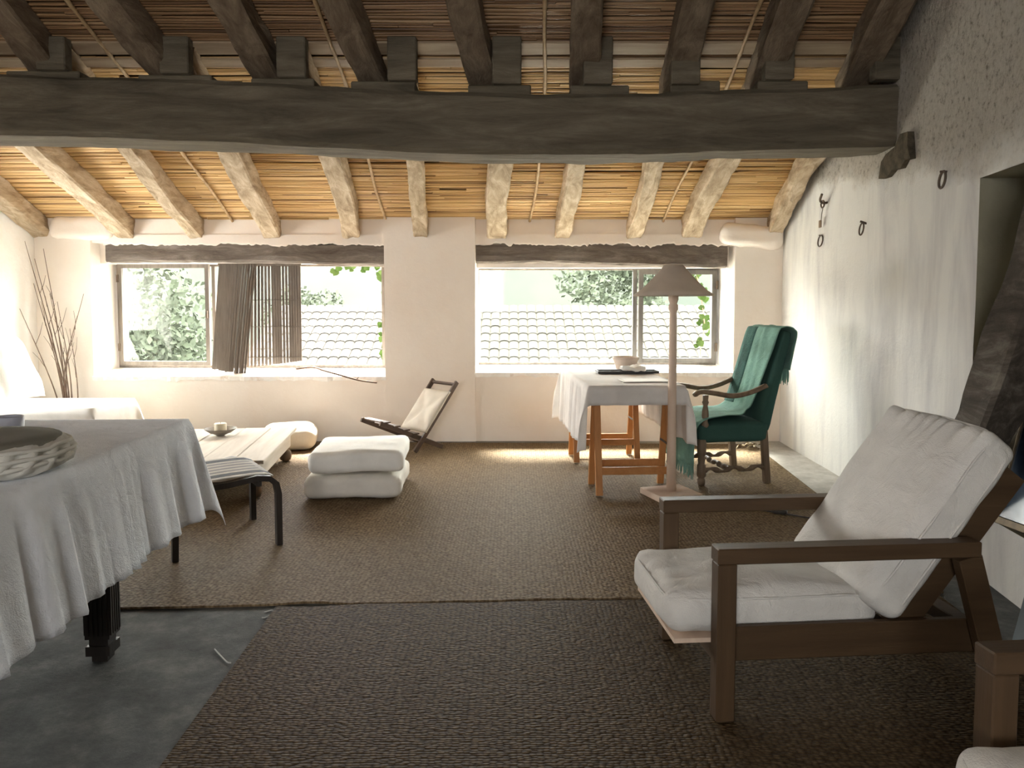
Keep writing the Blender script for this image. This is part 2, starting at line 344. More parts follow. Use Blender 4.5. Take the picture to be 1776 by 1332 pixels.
def pillow(name, sx, sy, sz, mat, parent=None, matrix=None, n=26, seed=0, wr=0.01, pw=4.0, wscale=6):
    """knife-edge pillow, flat in xy"""
    vs, fs = [], []
    for side in (1, -1):
        for i in range(n + 1):
            for j in range(n + 1):
                u, q = -1 + 2 * i / n, -1 + 2 * j / n
                t = max(0, (1 - abs(u) ** pw)) ** 0.55 * max(0, (1 - abs(q) ** pw)) ** 0.55
                pin = 1 - 0.05 * (1 - abs(u) ** 2) * abs(q) ** 3; pin2 = 1 - 0.05 * (1 - abs(q) ** 2) * abs(u) ** 3
                p = Vector((u * sx / 2 * pin2, q * sy / 2 * pin, side * sz / 2 * t))
                p += noise.noise_vector(Vector((p.x, p.y, 0)) * wscale + Vector((seed, side * 3, seed * 2))) * wr * (0.3 + t)
                vs.append(p)
    N = (n + 1) ** 2
    for sd in (0, 1):
        for i in range(n):
            for j in range(n):
                a = sd * N + i * (n + 1) + j; f = [a, a + 1, a + n + 2, a + n + 1]
                fs.append(f if sd else f[::-1])
    me = bpy.data.meshes.new(name); me.from_pydata([tuple(p) for p in vs], [], fs)
    bm = bmesh.new(); bm.from_mesh(me); bmesh.ops.remove_doubles(bm, verts=bm.verts, dist=0.0025)
    bmesh.ops.recalc_face_normals(bm, faces=bm.faces); bm.to_mesh(me); bm.free()
    return link(name, me, mat, parent, True, matrix)
def TRS(loc, rot=(0, 0, 0)):
    return Matrix.Translation(Vector(loc)) @ Euler(rot).to_matrix().to_4x4()
def tag(o, label, cat, group=None):
    o['label'] = label; o['category'] = cat
    if group: o['group'] = group
    return o
def thing(name, label, cat, loc=(0, 0, 0), rz=0.0, group=None):
    o = bpy.data.objects.new(name, None); COL.objects.link(o); o.empty_display_size = 0.1
    o.location = loc; o.rotation_euler = (0, 0, rz); return tag(o, label, cat, group)
def struct(o, label=None):
    o['kind'] = 'structure'
    if label: o['label'] = label
    return o
def stuff(o): o['kind'] = 'stuff'; return o
def copy_tree(o, parent=None):
    c_ = o.copy(); COL.objects.link(c_)
    if parent is not None: c_.parent = parent
    for ch in list(o.children): copy_tree(ch, c_)
    return c_

SL = 0.37                                  # roof slope
def zr(Y): return 2.1 + SL * (7.85 - Y)    # underside of the rafters
def zc(Y): return zr(Y) + 0.185            # underside of the canes
WPTS = [(-3.4, 1.6), (2.0, 2.15), (3.6, 2.37), (4.26, 2.47), (5.3, 2.62), (6.0, 2.67), (7.85, 2.76), (8.4, 2.78)]
def wx(Y):
    for (a, b_), (c_, d_) in zip(WPTS, WPTS[1:]):
        if Y <= c_: return b_ + (d_ - b_) * (Y - a) / (c_ - a)
    return WPTS[-1][1]

# ------------------------------------------------------------ room shell
struct(boxes('floor', [((-5.4, -3.4, -0.2), (3.4, 8.4, 0.0))], concrete), 'bare dark concrete floor with scuffs')
YB = 7.85; Y2 = 8.4
# back wall pieces (one mesh): piers and aprons, splayed reveals
def hexa(lst):   # lst of (x0f,x1f,x0b,x1b,y0,y1,z0,z1,z0b): plan trapezoid
    vs, fs = [], []
    for x0f, x1f, x0b, x1b, y0, y1, z0, z1 in lst:
        b0 = len(vs)
        for z in (z0, z1): vs += [(x0f, y0, z), (x1f, y0, z), (x1b, y1, z), (x0b, y1, z)]
        fs += [[b0 + i for i in f] for f in ((0, 3, 2, 1), (4, 5, 6, 7), (0, 1, 5, 4), (1, 2, 6, 5), (2, 3, 7, 6), (3, 0, 4, 7))]
    return vs, fs
vs, fs = hexa([(-5.0, -4.29, -5.0, -4.20, YB, Y2, 0, 2.7), (-1.30, -0.375, -1.38, -0.345, YB - 0.02, Y2, 0, 2.7), (2.27, 3.0, 2.17, 3.0, YB, Y2, 0, 2.7),
               (-4.29, -1.30, -4.20, -1.38, YB, Y2, 0, 0.66), (-0.375, 2.27, -0.345, 2.17, YB, Y2, 0, 0.70),
               (-4.4, -1.2, -4.4, -1.2, YB + 0.03, Y2, 2.04, 2.7), (-0.45, 2.4, -0.45, 2.4, YB + 0.03, Y2, 2.03, 2.7),
               (-4.32, -1.25, -4.32, -1.25, YB + 0.14, Y2, 1.835, 2.06), (-0.42, 2.35, -0.42, 2.35, YB + 0.14, Y2, 1.79, 2.05)])
wb = struct(pymesh('wall_back', vs, fs, plaster), 'pinkish white plaster wall holding the two wide windows')
rbox('ledge', (0.62, 0.30, 0.24), 0.07, plaster, wb, 10, 0, 0.02, 3, TRS((-4.36, 7.93, 2.19)))
rbox('ledge', (0.62, 0.34, 0.22), 0.08, plaster, wb, 10, 0, 0.025, 5, TRS((2.42, 7.90, 2.10), (0, R(5), 0)))
def quadslab(name, a, b_, z0, z1, mat, parent):
    vs = [(a[0], a[1], z0), (b_[0], b_[1], z0), (b_[0], b_[1], z1), (a[0], a[1], z1)]
    return pymesh(name, vs + [(x, y + 0.004, z) for x, y, z in vs], [[0, 1, 2, 3], [7, 6, 5, 4], [0, 4, 5, 1], [1, 5, 6, 2], [2, 6, 7, 3], [3, 7, 4, 0]], mat, parent)
quadslab('reveal_plaster', (-4.296, 7.847), (-4.212, 8.35), 0.66, 2.05, plaster_white, wb)  # whiter skin on each visible reveal, window glare put into its colour
quadslab('reveal_plaster', (2.278, 7.847), (2.172, 8.35), 0.70, 2.04, plaster_white, wb)
# left wall with its own window opening (outside the frame, lights the day bed)
struct(boxes('wall_left', [((-5.4, 7.0, 0), (-4.86, 8.4, 3.0)), ((-5.4, -3.4, 0), (-4.86, 6.0, 4.2)), ((-5.4, 6.0, 0), (-4.86, 7.0, 0.72)), ((-5.4, 6.0, 1.85), (-4.86, 7.0, 3.3))], plaster_white), 'white plaster wall behind the day bed')
# right wall: wall body with a niche
RW = [-3.4, 2.0, 2.5, 3.0, 3.6, 4.03, 4.26, 4.7, 5.3, 5.65, 6.0, 6.6, 7.2, 7.85, 8.4]
def wallstrip(ys, z0, z1, off=0.0, nz_=8):
    vs, fs = [], []; b0 = 0
    for Y in ys:
        for k in range(nz_ + 1):
            z = z0 + (z1 - z0) * k / nz_
            d = 0.012 * noise.noise(Vector((Y * 1.3, z * 1.3, 2.0)))
            vs.append((wx(Y) + off + d, Y, z))
    for i in range(len(ys) - 1):
        for k in range(nz_):
            a = i * (nz_ + 1) + k; fs.append([a, a + 1, a + nz_ + 2, a + nz_ + 1])
    return vs, fs
def addto(A, B):
    b0 = len(A[0]); A[0].extend(B[0]); A[1].extend([[i + b0 for i in f] for f in B[1]])
NY0, NY1, NZ0, NZ1 = 1.2, 4.03, 0.33, 2.06
A = ([], [])
ysr = [NY1 + (8.4 - NY1) * i / 20 for i in range(21)]
addto(A, wallstrip(ysr, 0, 5.2, 0, 26))
ysn = [NY0 + (NY1 - NY0) * i / 10 for i in range(11)]
addto(A, wallstrip(ysn, 0, NZ0, 0, 2)); addto(A, wallstrip(ysn, NZ1, 5.2, 0, 14))
addto(A, wallstrip([-3.4, NY0], 0, 5.2, 0, 10))
wr_ = struct(pymesh('wall_right', A[0], A[1], plaster_right), 'streaked whitewashed wall, rough and pitted higher up')
# niche recess
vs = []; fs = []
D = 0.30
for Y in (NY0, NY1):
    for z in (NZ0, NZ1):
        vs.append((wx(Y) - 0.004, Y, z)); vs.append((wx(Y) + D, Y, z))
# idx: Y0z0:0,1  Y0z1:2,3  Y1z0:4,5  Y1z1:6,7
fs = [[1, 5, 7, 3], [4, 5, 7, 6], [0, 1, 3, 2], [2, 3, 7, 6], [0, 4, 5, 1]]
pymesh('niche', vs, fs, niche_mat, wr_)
boxes('wall_core', [((3.1, -3.4, 0), (3.4, 8.4, 5.2))], shell, wr_)
tube('peg_hole', [(wx(3.94) + D - 0.11, 3.94, 1.55), (wx(3.94) + D + 0.02, 3.94, 1.55)], 0.012, iron, wr_, 8)
# rear wall
struct(boxes('wall_rear', [((-5.4, -3.6, 0), (-1.75, -3.4, 5.4)), ((-0.25, -3.6, 0), (3.4, -3.4, 5.4)), ((-1.75, -3.6, 0), (-0.25, -3.4, 1.25)), ((-1.75, -3.6, 2.55), (-0.25, -3.4, 5.4))], shell), 'plaster wall behind the viewer')

# ------------------------------------------------------------ roof: slab, canes, rafters, battens, boards
RY = 1.0
def slab():
    t = 0.06; z1 = zc(8.4) + t; z2 = zc(RY) + t; z3 = z2 - SL * (RY + 3.6)
    vs = []
    for x in (-5.5, 3.5):
        for (y, z) in ((8.42, zc(8.42) + t), (RY, z2), (-3.7, z3)): vs += [(x, y, z), (x, y, z + 0.15)]
    fs = []
    for k in (0, 2):
        fs += [[k, k + 2, k + 8, k + 6], [k + 1, k + 7, k + 9, k + 3], [k, k + 1, k + 3, k + 2], [k + 6, k + 8, k + 9, k + 7]]
    fs += [[0, 6, 7, 1], [4, 5, 11, 10]]
    return vs, fs
vs, fs = slab()
ceil = struct(pymesh('ceiling', vs, fs, roofboard), 'sloping roof of rafters under cane matting')
cane_shaded = cane.copy(); cane_shaded.name = 'cane_shaded'  # darker cane copy: shade in front of the beam put into the colour
for n_ in cane_shaded.node_tree.nodes:
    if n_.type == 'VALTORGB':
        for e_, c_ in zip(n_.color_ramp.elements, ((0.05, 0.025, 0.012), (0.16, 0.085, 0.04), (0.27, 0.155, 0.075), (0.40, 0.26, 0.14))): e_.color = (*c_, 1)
rafter_shaded = hewn_mat('rafter_wood_shaded', ((0.10, 0.07, 0.045), (0.19, 0.14, 0.095), (0.30, 0.24, 0.17)))  # front rafters: the dimness there is painted in as darker wood tones
def canes(y, yend, mat):
    vs, fs, tint = [], [], []; r0 = random.Random(3); n = 6
    while y > yend:
        x = -5.0 + r0.random() * 0.3; tone = 0.45 + 0.25 * r0.random()
        while x < 2.95:
            L = r0.uniform(1.1, 2.6); x1 = min(x + L, 3.0); seg = max(2, int((x1 - x) / 0.30))
            tn = min(1, max(0.12, tone + r0.gauss(0, 0.17))); rad = r0.uniform(0.0085, 0.0125); zo = r0.uniform(-0.007, 0.004)
            ya, yb = y + r0.gauss(0, 0.006), y + r0.gauss(0, 0.006)
            b0 = len(vs)
            for i in range(seg + 1):
                t = i / seg; cx = x + (x1 - x) * t; cy = ya + (yb - ya) * t + 0.003 * math.sin(i * 2.1 + x); cz = zc(cy) + 0.012 + zo
                for j in range(n):
                    a = 2 * math.pi * j / n; vs.append((cx, cy + math.cos(a) * rad, cz + math.sin(a) * rad))
                    tint.append(max(0, tn + r0.gauss(0, 0.06) - (0.25 if r0.random() < 0.18 else 0)))
            for i in range(seg):
                for j in range(n):
                    fs.append([b0 + i * n + j, b0 + i * n + (j + 1) % n, b0 + (i + 1) * n + (j + 1) % n, b0 + (i + 1) * n + j])
            x = x1 + 0.004
        y -= 0.0205
    me = bpy.data.meshes.new('cane_mat'); me.from_pydata(vs, [], fs); me.update()
    at = me.attributes.new('tint', 'FLOAT', 'POINT'); at.data.foreach_set('value', tint)
    return stuff(link('cane_mat', me, mat, ceil, True))
canes(7.98, 5.52, cane); canes(5.51, 2.4, cane_shaded)
def rz_pts(xs, lift):    # xs: list of (Y, X)
    return [(X, Y, zr(Y) + lift) for Y, X in xs]
back = [(-4.80, -4.74), (-3.943, -3.927), (-3.211, -3.145), (-2.449, -2.339), (-1.658, -1.51), (-0.937, -0.812), (-0.152, -0.076), (0.51, 0.556), (1.242, 1.197), (1.828, 1.814), (2.678, 2.525)]
RX = []
for i, (xw, xm) in enumerate(back):
    x5 = xm + (xm - xw) * 0.55 if i not in (4, 10) else xm + 0.02
    RX.append(x5); wd = 0.165 + 0.03 * math.sin(i * 2.3)
    j = 0.03 * math.sin(i * 1.7 + 1)
    hewn('rafter', rz_pts([(7.98, xw), (7.2, (xw + xm) / 2 + j), (6.4, xm), (5.37, x5)], 0.09), wd, 0.19, rafter_mat, ceil, i + 1, 0.016, 14, 0.22)
front = [(-3.17, -3.24), (-2.49, -2.39), (-1.75, -1.70), (-1.09, -0.96), (-0.31, -0.18), (0.46, 0.54), (1.14, 1.19), (1.73, 1.82), (2.34, 2.48), (-4.0, -3.98), (-4.78, -4.74)]
for i, (xa, xb) in enumerate(front):
    dx = (xb - xa) / 0.75
    hewn('rafter', rz_pts([(5.72, xb - 0.01), (4.76, xa), (3.6, xa - dx * 0.5), (1.05, xa - dx * 0.8)], 0.09), 0.20, 0.19, rafter_shaded, ceil, i + 31, 0.014, 14, 0.22)
for i, (xa, xb, xd) in enumerate([(-2.83, -2.85, -2.82), (-1.25, -1.28, -1.25), (0.24, 0.18, 0.21), (1.58, 1.54, 1.58)]):
    pts = smoothpts([(X, Y, zc(Y) - 0.014) for Y, X in [(7.9, xb), (7.3, (xa + xb) / 2 + 0.015 * (-1) ** i), (6.7, xa), (5.8, (xa + xd) / 2 + 0.02), (5.0, xd), (3.2, xd)]], 14)
    tube('cane_batten', pts, [0.013 + 0.004 * (k % 7 == 0) for k in range(len(pts))], battenmat, ceil, 8)
for y0, y1 in ((5.36, 5.47), (5.52, 5.60)):
    m0 = [(-4.9, y0, zc(y0) - 0.018), (2.7, y0, zc(y0) - 0.018), (2.7, y1, zc(y1) - 0.018), (-4.9, y1, zc(y1) - 0.018)]
    pymesh('roof_board', m0 + [(a, b_, c_ + 0.014) for a, b_, c_ in m0], [[0, 1, 2, 3], [7, 6, 5, 4], [0, 4, 5, 1], [1, 5, 6, 2], [2, 6, 7, 3], [3, 7, 4, 0]], board_mat, ceil)
# the great beam
bm_ = hewn('trim_1', [(-5.0, 5.5, 2.80), (-3.47, 5.5, 2.765), (-2.3, 5.5, 2.735), (-1.2, 5.5, 2.68), (0.05, 5.5, 2.635), (1.0, 5.5, 2.645), (1.62, 5.5, 2.67), (2.75, 5.5, 2.70)], 0.40, 0.41, beam_mat, None, 77, 0.014, 12, 0.16)
struct(bm_, 'massive dark hewn tie beam crossing under the rafters')
for i, (x0, x1) in enumerate([(-2.55, -2.05), (-1.78, -1.35), (-1.10, -0.66), (-0.30, 0.13), (0.40, 0.80), (1.08, 1.42), (1.68, 2.02), (-3.45, -2.95), (-4.2, -3.75)]):
    xm = (x0 + x1) / 2
    t = max(0, min(1, (xm + 4) / 4)); top = 2.97 - 0.12 * t + (0.03 if xm > 1.2 else 0)
    zb = max(zr(5.35) - 0.0, top + 0.03)
    box('packing_block', (x0, 5.33, top - 0.03), (x1, 5.66, top + 0.05), beam_mat, bm_, 0.008)
for x5 in RX:
    t = max(0, min(1, (x5 + 4) / 4)); top = 2.97 - 0.12 * t + (0.03 if x5 > 1.2 else 0)
    box('packing_block', (x5 - 0.098, 5.27, top + 0.045), (x5 + 0.098, 5.365, zr(5.30) + 0.165), beam_mat, bm_, 0.008)
# lintels
l1 = hewn('trim_2', [(-4.15, 7.96, 1.945), (-3.2, 7.96, 1.95), (-2.2, 7.96, 1.935), (-1.30, 7.96, 1.905)], 0.17, 0.205, lintel_mat, None, 12, 0.014, 14, 0.15)
struct(l1, 'weathered grey timber lintel over the window with the blind')
l2 = hewn('trim_3', [(-0.37, 7.96, 1.945), (0.5, 7.96, 1.945), (1.3, 7.96, 1.925), (2.20, 7.96, 1.905)], 0.17, 0.225, lintel_mat, None, 19, 0.014, 14, 0.15)
struct(l2, 'brown timber lintel over the window by the writing table')

def smear(x0, x1, z0, parent, seed, amp):
    vs, fs = [], []; n = 120
    for i in range(n + 1):
        x = x0 + (x1 - x0) * i / n; z = z0 - amp * (0.5 + noise.noise(Vector((x * 4, seed, 0))) + 0.7 * noise.noise(Vector((x * 15, seed, 2))) + 0.4 * noise.noise(Vector((x * 45, seed, 4))))
        vs += [(x, YB + 0.012, z), (x, YB + 0.008, z + 0.012), (x, YB + 0.012, z0 + 0.09), (x, YB + 0.06, z0 + 0.09), (x, YB + 0.06, z)]
    for i in range(n):
        for k in range(5):
            a = i * 5 + k; b_ = i * 5 + (k + 1) % 5; fs.append([a, b_, b_ + 5, a + 5])
    return pymesh('plaster_edge', vs, fs, plaster, parent)
smear(-4.16, -1.30, 2.03, wb, 3, 0.03); smear(-0.375, 2.21, 2.035, wb, 9, 0.04)
# ------------------------------------------------------------ windows
def rectframe(name, x0, x1, z0, z1, y, wd, dp, mat, parent, mats=None):
    return boxes(name, [((x0, y - dp / 2, z0), (x0 + wd, y + dp / 2, z1)), ((x1 - wd, y - dp / 2, z0), (x1, y + dp / 2, z1)),
                        ((x0 + wd, y - dp / 2, z0), (x1 - wd, y + dp / 2, z0 + wd)), ((x0 + wd, y - dp / 2, z1 - wd), (x1 - wd, y + dp / 2, z1))], mat, parent)
def sill(name, x0, x1, z0, z1, parent, seed):
    # rough plaster sill, rising towards the frame, with a ragged front edge
    n = 60; vs, fs = [], []
    for i in range(n + 1):
        x = x0 + (x1 - x0) * i / n
        j = 0.018 * noise.noise(Vector((x * 6, seed, 0))) + 0.02 * noise.noise(Vector((x * 17, seed, 4)))
        jz = 0.03 * noise.noise(Vector((x * 5, seed, 7))) + 0.015 * noise.noise(Vector((x * 19, seed, 9)))
        vs += [(x, 7.835 + j, z0 - 0.03 + jz), (x, 7.825 + j, z0 + 0.012), (x, 7.87 + j * 0.5, z0 + 0.022), (x, 8.28, z1), (x, 8.28, z0 - 0.03)]
    for i in range(n):
        for k in range(5):
            a = i * 5 + k; b_ = i * 5 + (k + 1) % 5; fs.append([a, b_, b_ + 5, a + 5])
    fs += [[0, 1, 2, 3, 4], [n * 5 + k for k in (4, 3, 2, 1, 0)]]
    return pymesh(name, vs, fs, sillmat, parent, False)
YF = 8.2
w1 = bpy.data.objects.new('window_1', None); COL.objects.link(w1); struct(w1, 'wide low window half covered by a slat blind'); w1.location = (-2.78, YF, 0.745)
def loc_(o, parent):   # keep world placement of a mesh under a moved empty
    o.matrix_parent_inverse = Matrix.Translation(-Vector(parent.location)); return o
loc_(rectframe('window_frame', -4.21, -1.36, 0.735, 1.845, YF + 0.03, 0.03, 0.06, frame_mat, w1), w1)
loc_(boxes('mullion', [((-3.20, YF + 0.0, 0.765), (-3.165, YF + 0.06, 1.815))], frame_mat, w1), w1)
cs = bpy.data.objects.new('casement', None)
c1 = rectframe('casement', 0, 0.985, 0, 1.07, 0, 0.042, 0.04, frame_mat, w1); c1.matrix_basis = TRS((-1.40, -0.02, 0.02), (0, 0, R(-3)))
boxes('glass_pane', [((0.04, -0.003, 0.04), (0.945, 0.003, 1.03))], glass, c1)
box('latch', (0.955, -0.05, 0.50), (0.975, -0.02, 0.58), iron, c1, 0.003)
for z in (0.15, 0.88): box('hinge', (-0.012, -0.03, z), (0.012, 0.0, z + 0.08), iron, c1, 0.002)
loc_(sill('window_sill', -4.30, -1.29, 0.66, 0.745, w1, 3), w1)
w2 = bpy.data.objects.new('window_2', None); COL.objects.link(w2); struct(w2, 'wide low window with one hinged casement beside the floor lamp'); w2.location = (0.9, YF, 0.77)
loc_(rectframe('window_frame', -0.375, 2.185, 0.765, 1.80, YF + 0.03, 0.026, 0.06, frame_mat, w2), w2)
loc_(boxes('mullion', [((1.29, YF, 0.79), (1.335, YF + 0.06, 1.775))], frame_dark, w2), w2)
loc_(boxes('glass_pane', [((-0.35, YF + 0.027, 0.79), (1.29, YF + 0.033, 1.775))], glass, w2), w2)
c2 = rectframe('casement', -0.83, 0, 0, 0.985, 0, 0.048, 0.045, frame_dark, w2); c2.matrix_basis = TRS((1.27, -0.02, 0.02), (0, 0, R(2)))
boxes('glass_pane', [((-0.785, -0.003, 0.045), (-0.045, 0.003, 0.94))], glass, c2)
for z in (0.12, 0.78): box('hinge', (-0.012, -0.035, z), (0.014, 0.0, z + 0.09), iron, c2, 0.002)
loc_(sill('window_sill', -0.385, 2.27, 0.70, 0.775, w2, 8), w2)

# ------------------------------------------------------------ rugs
def rug(name, corners, label, seamside=None, th=0.012, mat=None):
    # corners: BL, BR, TR, TL (near-left, near-right, far-right, far-left)
    n = 90; near, far = [], []
    a, b_, c_, d_ = [Vector((*p, 0)) for p in corners]
    for i in range(n + 1):
        t = i / n
        p = a.lerp(b_, t); q = d_.lerp(c_, t)
        if seamside == 'near': p.y += 0.012 * noise.noise(Vector((p.x * 2.2, 1, 0))) + (0.028 * math.exp(-((p.x + 0.95) / 0.12) ** 2))
        if seamside == 'far': q.y += 0.010 * noise.noise(Vector((q.x * 2.6, 5, 0))) - 0.016 * math.exp(-((q.x + 0.95) / 0.14) ** 2)
        near.append(p); far.append(q)
    vs, fs = [], []
    for p, q in zip(near, far):
        vs += [(p.x, p.y, 0.001), (p.x, p.y, th), (q.x, q.y, th), (q.x, q.y, 0.001)]
    for i in range(n):
        for k in range(4):
            x0 = i * 4 + k; x1 = i * 4 + (k + 1) % 4; fs.append([x0, x1, x1 + 4, x0 + 4])
    fs += [[0, 3, 2, 1], [n * 4, n * 4 + 1, n * 4 + 2, n * 4 + 3]]
    return tag(pymesh(name, vs, fs, mat or sisal), label, 'rug')
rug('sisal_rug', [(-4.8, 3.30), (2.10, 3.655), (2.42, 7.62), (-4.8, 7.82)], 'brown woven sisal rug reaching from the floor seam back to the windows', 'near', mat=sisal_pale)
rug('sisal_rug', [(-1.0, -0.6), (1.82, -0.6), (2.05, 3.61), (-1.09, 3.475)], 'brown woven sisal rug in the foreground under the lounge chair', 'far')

# ------------------------------------------------------------ lounge chairs
def lounge_chair(label, loc, rz):
    t = thing('lounge_chair', label, 'armchair', loc, rz, 'low wooden lounge chairs')
    Wd = 0.70
    for y0 in (0, Wd - 0.065):
        box('leg', (0, y0, 0), (0.065, y0 + 0.065, 0.535), chairwoodz, t)
        box('armrest', (-0.002, y0 - 0.003, 0.535), (0.915, y0 + 0.068, 0.588), chairwood, t)
        ym = y0 + 0.0325
        bar('leg', (0.885, ym, 0.53), (1.032, ym, 0.013), 0.045, 0.085, chairwood, t, (1, 0, 0))
    for y0 in (0.068, Wd - 0.096):
        box('side_rail', (0.012, y0, 0.175), (1.0, y0 + 0.028, 0.295), chairwood, t)
    box('front_rail', (0.02, 0.098, 0.165), (0.05, Wd - 0.098, 0.235), chairwood, t)
    box('rear_rail', (0.90, 0.098, 0.235), (0.96, Wd - 0.098, 0.285), chairwood, t)
    P = pymesh('seat_panel', [(-0.115, 0.10, 0.232), (0.70, 0.10, 0.228), (0.70, 0.60, 0.228), (-0.115, 0.60, 0.232), (-0.115, 0.10, 0.248), (0.70, 0.10, 0.244), (0.70, 0.60, 0.244), (-0.115, 0.60, 0.248)],
               [[0, 3, 2, 1], [4, 5, 6, 7], [0, 1, 5, 4], [1, 2, 6, 5], [2, 3, 7, 6], [3, 0, 4, 7]], lampwood, t)
    for y0 in (0.125, Wd - 0.125):
        bar('back_stile', (0.665, y0, 0.215), (1.105, y0, 0.80), 0.035, 0.11, chairwood, t, (1, 0, 0))
    for f in (0.12, 0.36, 0.6, 0.92):
        x, z = 0.665 + 0.44 * f, 0.215 + 0.585 * f
        bar('back_slat', (x, 0.143, z), (x, Wd - 0.143, z), 0.02, 0.075, chairwood, t, (0.6, 0, 0.8))
    def sg(u, q, z): return (-0.025 * max(0, u) - 0.012 * (1 - q * q)) * max(0, z) + 0.006 * math.sin(q * 17 + u * 3) * math.exp(-(u + 1) * 3.5) * max(0, z)
    sc_ = rbox('seat_cushion', (0.77, 0.50, 0.165), 0.06, cushmat, t, 26, 0.03, 0.013, 4, TRS((0.245, 0.35, 0.328)), sg)
    pc = [(-0.405 , -0.20 + 0.0, 0)]
    # piping round the top of the seat cushion
    pts = []
    hx, hy, rr = 0.377, 0.243, 0.05
    for k in range(48):
        a = 2 * math.pi * k / 48; cx, cy = math.cos(a), math.sin(a)
        e = 0.22; p = Vector((math.copysign(abs(cx) ** e, cx) * hx, math.copysign(abs(cy) ** e, cy) * hy, 0.050 - 0.02 * max(0, cx)))
        pts.append(p + noise.noise_vector(p * 5 + Vector((20.4, 4, 0))) * 0.013 + noise.noise_vector(p * 13 + Vector((8, 9, 4))) * 0.0052)
    tube('piping', pts, 0.0045, cushmat, sc_, 6, True)
    A_ = math.atan2(0.53, 0.40)
    M = TRS((0.815, 0.355, 0.630), (0, -A_, 0))
    def gather(u, q, z): return 0.013 * math.sin(q * 26 + 2 * math.sin(q * 5)) * math.exp(-(1 - u) * 4) * max(0, z)
    bc = rbox('back_cushion', (0.74, 0.60, 0.17), 0.045, cushmat, t, 44, 0.03, 0.014, 9, M, gather, 4)
    for zz in (0.048, -0.045):
        pts = []
        for k in range(60):
            a = 2 * math.pi * k / 60; cx, cy = math.cos(a), math.sin(a); e = 0.2
            p = Vector((math.copysign(abs(cx) ** e, cx) * 0.371, math.copysign(abs(cy) ** e, cy) * 0.301, zz))
            pts.append(p + noise.noise_vector(p * 4 + Vector((45.9, 9, 0))) * 0.014 + noise.noise_vector(p * 4 * 2.6 + Vector((18, 9, 9))) * 0.014 * 0.4)
        tube('seam', pts, 0.0045, cushmat, bc, 6, True)
    return t
ch1 = lounge_chair('low wooden lounge chair with grey cushions facing the middle of the room', (0.678, 2.47, 0.013), R(4.9))
ch2 = copy_tree(ch1); ch2.location = (1.165, 1.085, 0.013); ch2['label'] = 'lounge chair cut off by the bottom right corner, only post and cushion showing'

# ------------------------------------------------------------ drape
def drape(name, x0, x1, y0, y1, z, ol, orr, of, ob, mat, parent, amp=0.025, freq=9, seed=0, flare=0.10, cflare=0.34, step=0.03, th=0.004, curl=0.0):
    def axis(a, b_, lo, hi):
        A_ = [a - lo + (lo) * i / max(2, int(lo / step)) for i in range(max(2, int(lo / step)))]
        B_ = [a + (b_ - a) * i / max(2, int((b_ - a) / step)) for i in range(max(2, int((b_ - a) / step)))]
        C_ = [b_ + hi * i / max(2, int(hi / step)) for i in range(max(2, int(hi / step)) + 1)]
        return A_ + B_ + C_
    xs, ys = axis(x0, x1, ol, orr), axis(y0, y1, of, ob)
    vs, fs = [], []
    for u in xs:
        for v_ in ys:
            du = (u - x1) if u > x1 else ((x0 - u) if u < x0 else 0); dv = (v_ - y1) if v_ > y1 else ((y0 - v_) if v_ < y0 else 0)
            sx = 1 if u > x1 else -1; sy = 1 if v_ > y1 else -1
            cx, cy = min(max(u, x0), x1), min(max(v_, y0), y1)
            if du == 0 and dv == 0:
                vs.append((u, v_, z + 0.0035 * abs(noise.noise(Vector((u * 5, v_ * 5, seed)))))); continue
            r = math.hypot(du, dv); th_ = math.atan2(dv, du)
            k = math.sin(2 * th_); fl = flare + (cflare - flare) * k
            if dv == 0: ph = cy
            elif du == 0: ph = cx + 11.3
            else: ph = (cy if th_ < math.pi / 4 else cx + 11.3)
            reach = min(1, r / 0.15)
            wv = (noise.noise(Vector((ph * freq, seed, 0))) + 0.6 * noise.noise(Vector((ph * freq * 2.3, seed, 5)))) * amp * reach * (0.4 + r) * (1 - k * 0.8)
            off = max(0.006, r * math.sin(fl) + 0.012 * min(1, r / 0.02) + wv)
            dz = r * math.cos(fl) + 0.02 * r * noise.noise(Vector((ph * freq * 0.8, seed, 9)))
            if r < 0.02: dz *= 0.6
            vs.append((cx + sx * math.cos(th_) * off * (1 if du else 0), cy + sy * math.sin(th_) * off * (1 if dv else 0), z - dz))
    ny = len(ys)
    for i in range(len(xs) - 1):
        for j in range(ny - 1): fs.append([i * ny + j, (i + 1) * ny + j, (i + 1) * ny + j + 1, i * ny + j + 1])
    o = pymesh(name, vs, fs, mat, parent, True)
    so = o.modifiers.new('thickness', 'SOLIDIFY'); so.thickness = th; so.offset = 1
    return o

